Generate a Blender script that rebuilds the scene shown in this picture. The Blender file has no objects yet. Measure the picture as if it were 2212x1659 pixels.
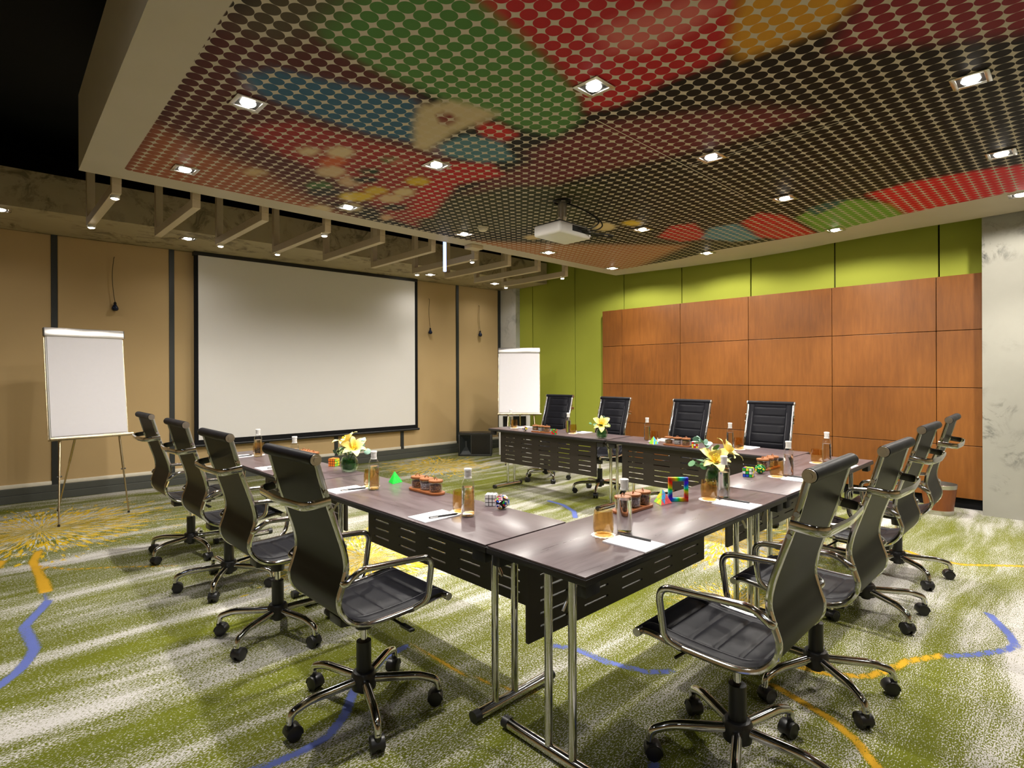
import bpy, bmesh, math, random
import numpy as np
from mathutils import Vector, Matrix

random.seed(7)
PI = math.pi
SC = bpy.context.scene
COL = SC.collection

# ------------------------------------------------------------------ camera
CAM_U, CAM_V, CAM_H = -1.4484, -1.1506, 1.4157
YAW = 0.8012                      # world +X lies this far right of the view axis
F_PX, IMG_W = 1205.4, 2212.0
cam_d = bpy.data.cameras.new('camera')
cam = bpy.data.objects.new('camera', cam_d)
COL.objects.link(cam)
cam_d.sensor_width = 36.0
cam_d.lens = F_PX / IMG_W * 36.0
cam_d.shift_y = -20.7 / IMG_W
cam_d.clip_start = 0.05
cam.location = (CAM_U, CAM_V, CAM_H)
fwd = Vector((math.cos(YAW), math.sin(YAW), 0))
right = Vector((math.sin(YAW), -math.cos(YAW), 0))
up = Vector((0, 0, 1))
R = Matrix((right, up, -fwd)).transposed()
cam.rotation_euler = (R @ Matrix.Rotation(-0.0036, 3, 'Z')).to_euler()
SC.camera = cam

# ------------------------------------------------------------------ world, exposure
w = bpy.data.worlds.new('world')
SC.world = w
w.use_nodes = True
w.node_tree.nodes['Background'].inputs[0].default_value = (0.02, 0.02, 0.022, 1)
w.node_tree.nodes['Background'].inputs[1].default_value = 1.0
SC.view_settings.view_transform = 'Standard'
SC.view_settings.look = 'None'
SC.view_settings.gamma = 1.0
SC.view_settings.use_curve_mapping = False
SC.view_settings.exposure = 0.85
SC.cycles.max_bounces = 7
SC.cycles.diffuse_bounces = 4
SC.cycles.glossy_bounces = 3
SC.cycles.transmission_bounces = 4
SC.cycles.transparent_max_bounces = 12
SC.cycles.sample_clamp_indirect = 4.0
SC.cycles.use_denoising = True
SC.cycles.use_adaptive_sampling = True
SC.cycles.adaptive_threshold = 0.09
SC.cycles.adaptive_min_samples = 16

SPOT_W = 78.0                     # ceiling downlights: narrow beam, watts each
SPILL_W = 46.0                    # and the wide spill of the same lamps
SOFFIT_W = 12.0
LAMP_COL = (1.0, 0.945, 0.865)

# ------------------------------------------------------------------ materials
def lin(c):
    return tuple(((x / 255) / 12.92 if x / 255 <= 0.04045 else ((x / 255 + 0.055) / 1.055) ** 2.4) for x in c[:3])

class NT:
    def __init__(s, name):
        s.m = bpy.data.materials.new(name)
        s.m.use_nodes = True
        s.t = s.m.node_tree
        s.b = s.t.nodes['Principled BSDF']
    def n(s, typ, **kw):
        nd = s.t.nodes.new(typ)
        for k, v in kw.items():
            if k.startswith('i_'):
                nd.inputs[k[2:].replace('_', ' ')].default_value = v
            else:
                setattr(nd, k, v)
        return nd
    def l(s, a, b):
        s.t.links.new(a, b)
    def math(s, op, a, b=None, c=None, clamp=False):
        nd = s.n('ShaderNodeMath', operation=op, use_clamp=clamp)
        for i, x in enumerate((a, b, c)):
            if x is None: continue
            if isinstance(x, (int, float)): nd.inputs[i].default_value = x
            else: s.l(x, nd.inputs[i])
        return nd.outputs[0]
    def mix(s, f, a, b, blend='MIX'):
        nd = s.n('ShaderNodeMix', data_type='RGBA', blend_type=blend)
        for sock, x in ((nd.inputs[0], f), (nd.inputs[6], a), (nd.inputs[7], b)):
            if isinstance(x, (int, float)): sock.default_value = x
            elif isinstance(x, tuple): sock.default_value = (*x[:3], 1)
            else: s.l(x, sock)
        return nd.outputs[2]
    def ramp(s, f, stops):
        nd = s.n('ShaderNodeValToRGB')
        cr = nd.color_ramp
        while len(cr.elements) < len(stops): cr.elements.new(0.5)
        for e, (p, c) in zip(cr.elements, stops):
            e.position = p
            e.color = (*c, 1) if isinstance(c, tuple) else (c, c, c, 1)
        s.l(f, nd.inputs[0])
        return nd.outputs[0]
    def coord(s, kind='Object', scale=(1, 1, 1), rot=(0, 0, 0)):
        tc = s.n('ShaderNodeTexCoord')
        mp = s.n('ShaderNodeMapping')
        mp.inputs['Scale'].default_value = scale
        mp.inputs['Rotation'].default_value = rot
        s.l(tc.outputs[kind], mp.inputs[0])
        return mp.outputs[0]
    def noise(s, vec, scale, detail=3, rough=0.5, dist=0):
        nd = s.n('ShaderNodeTexNoise')
        nd.inputs['Scale'].default_value = scale
        nd.inputs['Detail'].default_value = detail
        nd.inputs['Roughness'].default_value = rough
        nd.inputs['Distortion'].default_value = dist
        if vec is not None: s.l(vec, nd.inputs['Vector'])
        return nd.outputs[0]
    def bump(s, h, strength=0.2, dist=0.005):
        nd = s.n('ShaderNodeBump')
        nd.inputs['Strength'].default_value = strength
        nd.inputs['Distance'].default_value = dist
        s.l(h, nd.inputs['Height'])
        s.l(nd.outputs[0], s.b.inputs['Normal'])
    def set(s, col=None, rough=0.5, metal=0.0, spec=0.5, **kw):
        if col is not None:
            if isinstance(col, tuple): s.b.inputs['Base Color'].default_value = (*col[:3], 1)
            else: s.l(col, s.b.inputs['Base Color'])
        if isinstance(rough, (int, float)): s.b.inputs['Roughness'].default_value = rough
        else: s.l(rough, s.b.inputs['Roughness'])
        s.b.inputs['Metallic'].default_value = metal
        s.b.inputs['Specular IOR Level'].default_value = spec
        for k, v in kw.items(): s.b.inputs[k].default_value = v
        return s.m

def plain(name, col, rough=0.5, metal=0.0, spec=0.5, var=0.06, scale=30):
    """a procedural material: a flat colour with a little noise in it"""
    t = NT(name)
    c = t.coord()
    nz = t.noise(c, scale, 3)
    f = t.math('MULTIPLY', nz, 1.0)
    a = tuple(max(0, x * (1 - var)) for x in col)
    b = tuple(min(1, x * (1 + var)) for x in col)
    return t.set(t.mix(f, a, b), rough, metal, spec)

M = {}
M['chrome'] = plain('chrome', (0.66, 0.655, 0.65), 0.09, 1.0, var=0.03)
M['steel'] = plain('brushed_steel', (0.62, 0.60, 0.57), 0.28, 1.0, var=0.08, scale=60)
M['brass'] = plain('warm_steel', (0.50, 0.42, 0.28), 0.25, 1.0, var=0.08)
M['black_plastic'] = plain('black_plastic', (0.012, 0.012, 0.013), 0.38)
M['dark_metal'] = plain('dark_metal', (0.035, 0.034, 0.036), 0.3, 0.8)
M['black_paint'] = plain('black_paint', (0.006, 0.006, 0.007), 0.8, spec=0.2)
M['dark_strip'] = plain('dark_strip', lin((38, 42, 42)), 0.45)
M['plinth'] = plain('plinth_paint', lin((70, 72, 66)), 0.5)
M['rail_white'] = plain('rail_white', lin((215, 208, 190)), 0.45)
M['white_plastic'] = plain('white_plastic', (0.72, 0.71, 0.69), 0.35, var=0.02)
M['paper'] = plain('paper', (0.74, 0.72, 0.76), 0.75, var=0.02)
M['screen_white'] = plain('screen_fabric', (0.74, 0.72, 0.70), 0.8, var=0.01, scale=8)
M['frame_paint'] = plain('frame_paint', lin((196, 180, 150)), 0.55)
M['plaster'] = plain('plaster_cream', lin((214, 206, 188)), 0.7, var=0.03, scale=6)
M['green_plastic'] = plain('green_plastic', (0.0, 0.62, 0.04), 0.3, var=0.03)
M['stem_green'] = plain('stem_green', (0.05, 0.16, 0.03), 0.5)
M['bulb_navy'] = plain('bulb_navy', (0.006, 0.012, 0.035), 0.15)
M['thread'] = plain('thread_grey', (0.16, 0.16, 0.17), 0.7)
M['cord'] = plain('cord_grey', (0.06, 0.045, 0.02), 0.6)

def m_leather():
    t = NT('black_leather')
    c = t.coord()
    nz = t.noise(c, 220, 4)
    t.bump(nz, 0.12, 0.002)
    big = t.noise(c, 6, 2)
    return t.set(t.mix(big, (0.0042, 0.0042, 0.0058), (0.0085, 0.0085, 0.012)), t.ramp(big, [(0.3, 0.38), (0.7, 0.48)]), 0, 0.12)
M['leather'] = m_leather()
def m_leatherback():
    t = NT('leather_back')
    c = t.coord()
    nz = t.noise(c, 300, 3)
    t.bump(nz, 0.08, 0.001)
    return t.set(t.mix(nz, (0.0075, 0.0066, 0.0045), (0.012, 0.0105, 0.0072)), 0.45, 0, 0.22)
M['leather_back'] = m_leatherback()
def m_tabletop():
    t = NT('table_laminate')
    c = t.coord('Object', (1, 9, 9))
    n1 = t.noise(c, 3.0, 6, 0.6, 0.6)
    n2 = t.noise(t.coord('Object', (2, 60, 60)), 4.0, 3)
    f = t.math('ADD', t.math('MULTIPLY', n1, 0.65), t.math('MULTIPLY', n2, 0.35))
    col = t.ramp(f, [(0.30, (0.058, 0.041, 0.043)), (0.55, (0.094, 0.068, 0.072)), (0.75, (0.128, 0.095, 0.100))])
    return t.set(col, t.ramp(n1, [(0.3, 0.27), (0.7, 0.36)]), 0, 0.36)
M['tabletop'] = m_tabletop()
M['table_edge'] = plain('table_edge', (0.010, 0.009, 0.009), 0.35)
M['panel_dark'] = plain('modesty_panel_laminate', (0.022, 0.016, 0.013), 0.45)
def m_woodwall():
    t = NT('veneer')
    oi = t.n('ShaderNodeObjectInfo')
    tc = t.n('ShaderNodeTexCoord')
    ad = t.n('ShaderNodeVectorMath', operation='ADD')
    t.l(tc.outputs['Object'], ad.inputs[0]); t.l(oi.outputs['Location'], ad.inputs[1])
    mp = t.n('ShaderNodeMapping'); mp.inputs['Scale'].default_value = (6, 6, 0.7)
    t.l(ad.outputs[0], mp.inputs[0])
    n1 = t.noise(mp.outputs[0], 5.0, 6, 0.6, 0.4)
    n2 = t.noise(ad.outputs[0], 1.4, 3, 0.5)
    f = t.math('ADD', t.math('MULTIPLY', n1, 0.5), t.math('MULTIPLY', n2, 0.5))
    f = t.math('ADD', f, t.math('MULTIPLY', t.math('SUBTRACT', oi.outputs['Random'], 0.5), 0.10))
    col = t.ramp(f, [(0.25, (0.110, 0.036, 0.007)), (0.5, (0.180, 0.062, 0.011)), (0.75, (0.245, 0.090, 0.017))])
    return t.set(col, 0.38, 0, 0.4)
M['woodwall'] = m_woodwall()
def m_fabric(name, a, b, scale):
    t = NT(name)
    c = t.coord()
    n1 = t.noise(c, scale, 3)
    n2 = t.noise(c, 260, 2)
    t.bump(n2, 0.10, 0.002)
    return t.set(t.mix(t.math('ADD', t.math('MULTIPLY', n1, 0.7), t.math('MULTIPLY', n2, 0.3)), a, b), 0.85, 0, 0.2)
M['beige'] = m_fabric('beige_fabric', lin((176, 150, 108)), lin((194, 168, 124)), 1.2)
M['green'] = m_fabric('green_fabric', lin((142, 149, 52)), lin((161, 167, 66)), 1.5)
def m_concrete(name, base, dark, patch=0.5, scale=0.9):
    t = NT(name)
    c = t.coord('Object')
    n1 = t.noise(c, 2.2, 6, 0.6)
    n0 = t.noise(c, scale, 2, 0.5)
    n2 = t.noise(c, 3.6, 8, 0.72, 1.4)
    patchm = t.math('MULTIPLY', t.ramp(n0, [(0.44, 0.0), (0.54, 1.0)]), t.ramp(n2, [(0.48, 0.0), (0.60, 1.0)]))
    basec = t.mix(n1, tuple(x * 0.86 for x in base), tuple(min(1, x * 1.12) for x in base))
    t.bump(n2, 0.12, 0.004)
    return t.set(t.mix(t.math('MULTIPLY', patchm, patch), basec, dark), 0.8, 0, 0.25)
M['concrete'] = m_concrete('concrete_wall', lin((152, 150, 140)), lin((60, 62, 62)), 0.85, 1.3)
M['concrete_beam'] = m_concrete('concrete_beam', lin((172, 158, 128)), lin((84, 74, 58)), 0.7, 1.6)
M['concrete_column'] = m_concrete('concrete_column', lin((190, 190, 186)), lin((120, 120, 120)), 0.5, 1.6)

def m_thin_glass(name, tint, ior=1.45, rough=0.0, body=1.0):
    t = NT(name)
    tr = t.n('ShaderNodeBsdfTransparent'); tr.inputs[0].default_value = (*tint, 1)
    gl = t.n('ShaderNodeBsdfGlossy'); gl.inputs['Roughness'].default_value = rough
    nz = t.noise(t.coord(), 40, 2)
    gl.inputs[0].default_value = (1, 1, 1, 1)
    fr = t.n('ShaderNodeLayerWeight'); fr.inputs[0].default_value = 0.5
    f0 = ((ior - 1) / (ior + 1)) ** 2
    k = t.math('MULTIPLY_ADD', t.math('POWER', fr.outputs['Facing'], 3.0), (1 - f0) * 0.75 * body, f0 * 1.3)
    k = t.math('MULTIPLY', k, t.math('ADD', t.math('MULTIPLY', nz, 0.1), 0.95), clamp=True)
    mx = t.n('ShaderNodeMixShader')
    t.l(k, mx.inputs[0]); t.l(tr.outputs[0], mx.inputs[1]); t.l(gl.outputs[0], mx.inputs[2])
    t.l(mx.outputs[0], t.t.nodes['Material Output'].inputs[0])
    return t.m
M['glass'] = m_thin_glass('clear_glass', (0.945, 0.955, 0.955))
M['glass_amber'] = m_thin_glass('amber_glass', (0.955, 0.84, 0.60))
M['glass_green'] = m_thin_glass('green_vase_glass', (0.84, 0.93, 0.84))
def m_water():
    t = NT('water')
    nz = t.noise(t.coord(), 10, 2)
    t.set(t.mix(nz, (0.95, 0.97, 0.97), (1, 1, 1)), 0.0, 0, 0.5)
    t.b.inputs['Transmission Weight'].default_value = 1.0
    t.b.inputs['IOR'].default_value = 1.20
    return t.m
M['water'] = m_water()

def m_emit(name, col, strength):
    t = NT(name)
    nz = t.noise(t.coord(), 20, 2)
    t.set(t.mix(nz, tuple(x * 0.97 for x in col), col), 0.4)
    t.b.inputs['Emission Color'].default_value = (*col, 1)
    t.b.inputs['Emission Strength'].default_value = strength
    return t.m
M['lamp'] = m_emit('lamp_glow', (1.0, 0.94, 0.84), 26)
M['lamp_warm'] = m_emit('lamp_glow_warm', (1.0, 0.86, 0.72), 26)
M['led_blue'] = m_emit('led_blue', (0.30, 0.42, 1.0), 1.6)

def m_rainbow():
    t = NT('rainbow_plastic')
    tc = t.n('ShaderNodeTexCoord')
    sep = t.n('ShaderNodeSeparateXYZ'); t.l(tc.outputs['Object'], sep.inputs[0])
    ang = t.math('ARCTAN2', sep.outputs[2], sep.outputs[0])
    f = t.math('MULTIPLY_ADD', t.math('SINE', t.math('MULTIPLY', ang, 2.0)), 0.34, 0.34, clamp=True)
    hs = t.n('ShaderNodeCombineColor', mode='HSV')
    t.l(f, hs.inputs[0]); hs.inputs[1].default_value = 1.0; hs.inputs[2].default_value = 0.50
    return t.set(hs.outputs[0], 0.3, 0, 0.5)
M['rainbow'] = m_rainbow()
for nm, c in dict(red=(0.62, 0.02, 0.02), orange=(0.80, 0.20, 0.02), yellow=(0.78, 0.66, 0.03), white=(0.75, 0.75, 0.77),
                  blue=(0.02, 0.08, 0.55), green=(0.02, 0.42, 0.05), pink=(0.75, 0.25, 0.35), sky=(0.08, 0.38, 0.75), lime=(0.28, 0.65, 0.06),
                  coral=(0.80, 0.12, 0.14), lilac=(0.60, 0.50, 0.72)).items():
    M['p_' + nm] = plain('plastic_' + nm, c, 0.3, var=0.02)
M['p_black'] = plain('plastic_black', (0.01, 0.01, 0.012), 0.35)
M['p_darkgreen'] = plain('plastic_darkgreen', (0.0, 0.14, 0.03), 0.25)

def m_brownwood(name, a, b):
    t = NT(name)
    n1 = t.noise(t.coord('Object', (1, 8, 8)), 14, 5, 0.6, 0.5)
    return t.set(t.mix(n1, a, b), 0.42, 0, 0.45)
M['tray_wood'] = m_brownwood('tray_wood', (0.16, 0.045, 0.012), (0.30, 0.095, 0.025))
M['lid_wood'] = m_brownwood('lid_wood', (0.17, 0.055, 0.015), (0.30, 0.11, 0.032))
def m_nuts(name, a, b):
    t = NT(name)
    v = t.n('ShaderNodeTexVoronoi'); v.inputs['Scale'].default_value = 110
    t.l(t.coord(), v.inputs['Vector'])
    t.bump(v.outputs['Distance'], 0.8, 0.006)
    return t.set(t.mix(t.ramp(v.outputs['Distance'], [(0.1, 1.0), (0.7, 0.0)]), a, b), 0.6)
M['nuts'] = m_nuts('nut_mix', (0.10, 0.035, 0.012), (0.42, 0.20, 0.07))
M['candy'] = m_nuts('pale_sweets', (0.25, 0.22, 0.24), (0.62, 0.60, 0.63))
def m_petal(name, inner, outer):
    t = NT(name)
    tc = t.n('ShaderNodeTexCoord')
    ln = t.n('ShaderNodeVectorMath', operation='LENGTH'); t.l(tc.outputs['Object'], ln.inputs[0])
    f = t.math('MULTIPLY', ln.outputs['Value'], 11.0, clamp=True)
    m = t.set(t.mix(f, inner, outer), 0.45, 0, 0.3)
    t.b.inputs['Subsurface Weight'].default_value = 0.0
    return m
M['petal'] = m_petal('lily_petal', (0.86, 0.52, 0.02), (0.90, 0.80, 0.28))
def m_leaf(name, a, b):
    t = NT(name)
    n1 = t.noise(t.coord(), 25, 3)
    return t.set(t.mix(n1, a, b), 0.45, 0, 0.4)
M['leaf'] = m_leaf('leaf_green', (0.012, 0.055, 0.012), (0.03, 0.11, 0.025))
M['eucalyptus'] = m_leaf('eucalyptus_leaf', (0.16, 0.32, 0.22), (0.30, 0.46, 0.40))
M['eucalyptus_dark'] = m_leaf('eucalyptus_leaf_dark', (0.05, 0.16, 0.05), (0.10, 0.24, 0.10))
M['hydrangea'] = m_leaf('hydrangea_green', (0.28, 0.38, 0.10), (0.55, 0.62, 0.30))
def m_bin():
    t = NT('bin_wood')
    n1 = t.noise(t.coord('Object', (6, 6, 0.8)), 7, 5, 0.6, 0.3)
    return t.set(t.mix(n1, (0.14, 0.035, 0.008), (0.27, 0.08, 0.018)), 0.4)
M['bin_wood'] = m_bin()

# ------------------------------------------------------------------ mesh helpers
class MB:
    def __init__(s):
        s.v, s.f, s.mi = [], [], []
    def add(s, vs, fs, mi=0):
        o = len(s.v)
        s.v += [tuple(v) for v in vs]
        s.f += [tuple(o + i for i in f) for f in fs]
        s.mi += [mi] * len(fs)
        return s
    def box(s, lo, hi, mi=0, mat=None):
        x0, y0, z0 = lo; x1, y1, z1 = hi
        vs = [(x0, y0, z0), (x1, y0, z0), (x1, y1, z0), (x0, y1, z0), (x0, y0, z1), (x1, y0, z1), (x1, y1, z1), (x0, y1, z1)]
        if mat is not None: vs = [tuple(mat @ Vector(v)) for v in vs]
        return s.add(vs, [(3, 2, 1, 0), (4, 5, 6, 7), (0, 1, 5, 4), (1, 2, 6, 5), (2, 3, 7, 6), (3, 0, 4, 7)], mi)
    def cbox(s, c, size, mi=0, mat=None):
        return s.box([a - b / 2 for a, b in zip(c, size)], [a + b / 2 for a, b in zip(c, size)], mi, mat)
    def tube(s, path, r, n=10, mi=0, cap=True, closed=False, ry=None, upv=(0, 0, 1)):
        """round (or, with ry, elliptic) tube along a path"""
        P = [Vector(p) for p in path]
        m = len(P)
        rs = r if isinstance(r, (list, tuple)) else [r] * m
        vs = []
        prev = None
        for i in range(m):
            if closed: t = P[(i + 1) % m] - P[i - 1]
            else: t = P[min(i + 1, m - 1)] - P[max(i - 1, 0)]
            t.normalize()
            if prev is None:
                u = Vector(upv)
                if abs(u.dot(t)) > 0.95: u = Vector((1, 0, 0)) if abs(t.x) < 0.9 else Vector((0, 1, 0))
                a = (u - t * u.dot(t)).normalized()
            else:
                a = (prev - t * prev.dot(t)).normalized()
            prev = a
            b = t.cross(a)
            q = ry if ry is not None else None
            for k in range(n):
                an = 2 * PI * k / n
                vs.append(P[i] + a * (math.cos(an) * rs[i]) + b * (math.sin(an) * (q if q is not None else rs[i])))
        fs = []
        for i in range(m if closed else m - 1):
            j = (i + 1) % m
            for k in range(n):
                k2 = (k + 1) % n
                fs.append((i * n + k, j * n + k, j * n + k2, i * n + k2))
        if cap and not closed:
            fs.append(tuple(range(n)))
            fs.append(tuple((m - 1) * n + k for k in reversed(range(n))))
        return s.add(vs, fs, mi)
    def lathe(s, prof, n=24, mi=0, c=(0, 0, 0), mat=None):
        """prof: (r, z) from bottom to top; a zero radius closes the end"""
        vs, rows = [], []
        for r, z in prof:
            if r < 1e-6:
                rows.append([len(vs)]); vs.append((c[0], c[1], c[2] + z))
            else:
                rows.append(list(range(len(vs), len(vs) + n)))
                for k in range(n):
                    a = 2 * PI * k / n
                    vs.append((c[0] + r * math.cos(a), c[1] + r * math.sin(a), c[2] + z))
        fs = []
        for A, B in zip(rows, rows[1:]):
            if len(A) == 1 and len(B) == 1: continue
            for k in range(n):
                k2 = (k + 1) % n
                if len(A) == 1: fs.append((A[0], B[k2], B[k]))
                elif len(B) == 1: fs.append((A[k], A[k2], B[0]))
                else: fs.append((A[k], A[k2], B[k2], B[k]))
        if mat is not None: vs = [tuple(mat @ Vector(v)) for v in vs]
        return s.add(vs, fs, mi)
    def prism(s, poly, z0, z1, mi=0, mat=None):
        n = len(poly)
        vs = [(x, y, z0) for x, y in poly] + [(x, y, z1) for x, y in poly]
        fs = [tuple(reversed(range(n))), tuple(range(n, 2 * n))] + [(i, (i + 1) % n, n + (i + 1) % n, n + i) for i in range(n)]
        if mat is not None: vs = [tuple(mat @ Vector(v)) for v in vs]
        return s.add(vs, fs, mi)
    def mesh(s, name, mats, bevel=0.0, smooth=35, seg=2):
        me = bpy.data.meshes.new(name)
        me.from_pydata(s.v, [], s.f)
        me.polygons.foreach_set('material_index', s.mi)
        for m in (mats if isinstance(mats, (list, tuple)) else [mats]): me.materials.append(M[m] if isinstance(m, str) else m)
        bm = bmesh.new(); bm.from_mesh(me)
        bmesh.ops.recalc_face_normals(bm, faces=bm.faces)
        if bevel > 0:
            es = [e for e in bm.edges if len(e.link_faces) == 2 and e.calc_face_angle(0) > 0.6]
            bmesh.ops.bevel(bm, geom=es, offset=bevel, segments=seg, profile=0.5, affect='EDGES')
        bm.to_mesh(me); bm.free()
        if smooth:
            me.polygons.foreach_set('use_smooth', [True] * len(me.polygons))
            me.set_sharp_from_angle(angle=math.radians(smooth))
        me.update()
        return me
    def build(s, name, mats, parent=None, bevel=0.0, smooth=35, loc=None, rz=0.0, seg=2):
        return link(name, s.mesh(name, mats, bevel, smooth, seg), parent, loc, rz)

def link(name, me, parent=None, loc=None, rz=0.0):
    o = bpy.data.objects.new(name, me)
    COL.objects.link(o)
    if parent is not None: o.parent = parent
    if loc is not None: o.location = loc
    if rz: o.rotation_euler = (0, 0, rz)
    return o
def empty(name, loc=(0, 0, 0), rz=0.0, parent=None):
    o = bpy.data.objects.new(name, None)
    o.empty_display_size = 0.1
    COL.objects.link(o)
    o.location = loc; o.rotation_euler = (0, 0, rz)
    if parent is not None: o.parent = parent
    return o
def tag(o, label, cat, group=None):
    o['label'] = label; o['category'] = cat
    if group: o['group'] = group
    return o
def struct(o, label=None):
    o['kind'] = 'structure'
    if label: o['label'] = label
    return o
def copy_tree(o, parent=None):
    c = o.copy(); COL.objects.link(c)
    if parent is not None: c.parent = parent
    for ch in list(o.children): copy_tree(ch, c)
    return c
def bez(p0, p1, p2, p3, n=8):
    out = []
    for i in range(n + 1):
        t = i / n; s = 1 - t
        out.append(Vector(p0) * s ** 3 + Vector(p1) * 3 * s * s * t + Vector(p2) * 3 * s * t * t + Vector(p3) * t ** 3)
    return out
def catmull(pts, n=6):
    P = [Vector(p) for p in pts]
    P = [P[0] * 2 - P[1]] + P + [P[-1] * 2 - P[-2]]
    out = []
    for i in range(1, len(P) - 2):
        for k in range(n):
            t = k / n
            a, b, c, d = P[i - 1], P[i], P[i + 1], P[i + 2]
            out.append(0.5 * (2 * b + (c - a) * t + (2 * a - 5 * b + 4 * c - d) * t * t + (3 * b - a - 3 * c + d) * t ** 3))
    out.append(P[-2])
    return out
def fillet(pts, r, n=5):
    """round the corners of a polyline"""
    P = [Vector(p) for p in pts]
    out = [P[0]]
    for a, b, c in zip(P, P[1:], P[2:]):
        d1, d2 = (a - b), (c - b)
        k = min(r, d1.length * 0.48, d2.length * 0.48)
        p, q = b + d1.normalized() * k, b + d2.normalized() * k
        for i in range(n + 1):
            t = i / n
            out.append(p * (1 - t) ** 2 + b * 2 * t * (1 - t) + q * t * t)
    out.append(P[-1])
    return out

# ------------------------------------------------------------------ floor
def axis(lo, hi, step): return np.linspace(lo, hi, int(round((hi - lo) / step)) + 1)
def seg_dist(px, py, pts):
    d = np.full(px.shape, 1e9)
    for (ax, ay), (bx, by) in zip(pts, pts[1:]):
        vx, vy = bx - ax, by - ay
        L2 = vx * vx + vy * vy + 1e-12
        t = np.clip(((px - ax) * vx + (py - ay) * vy) / L2, 0, 1)
        d = np.minimum(d, np.hypot(px - ax - t * vx, py - ay - t * vy))
    return d
def smooth01(x): x = np.clip(x, 0, 1); return x * x * (3 - 2 * x)
def grid_mesh(name, U, V, z):
    """a sheet over the 2-D arrays U, V"""
    r, c = U.shape
    vs = np.stack([U.ravel(), V.ravel(), np.full(U.size, z)], 1)
    i = np.arange(r * c).reshape(r, c)
    f = np.stack([i[:-1, :-1].ravel(), i[:-1, 1:].ravel(), i[1:, 1:].ravel(), i[1:, :-1].ravel()], 1)
    me = bpy.data.meshes.new(name)
    me.vertices.add(len(vs)); me.vertices.foreach_set('co', vs.astype(np.float32).ravel())
    me.loops.add(f.size); me.loops.foreach_set('vertex_index', f.astype(np.int32).ravel())
    me.polygons.add(len(f)); me.polygons.foreach_set('loop_start', (np.arange(len(f)) * 4).astype(np.int32))
    me.update(calc_edges=True)
    return me
def set_col(me, name, rgb):
    a = me.color_attributes.new(name, 'FLOAT_COLOR', 'POINT')
    a.data.foreach_set('color', np.concatenate([rgb, np.ones((len(rgb), 1))], 1).astype(np.float32).ravel())

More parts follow.
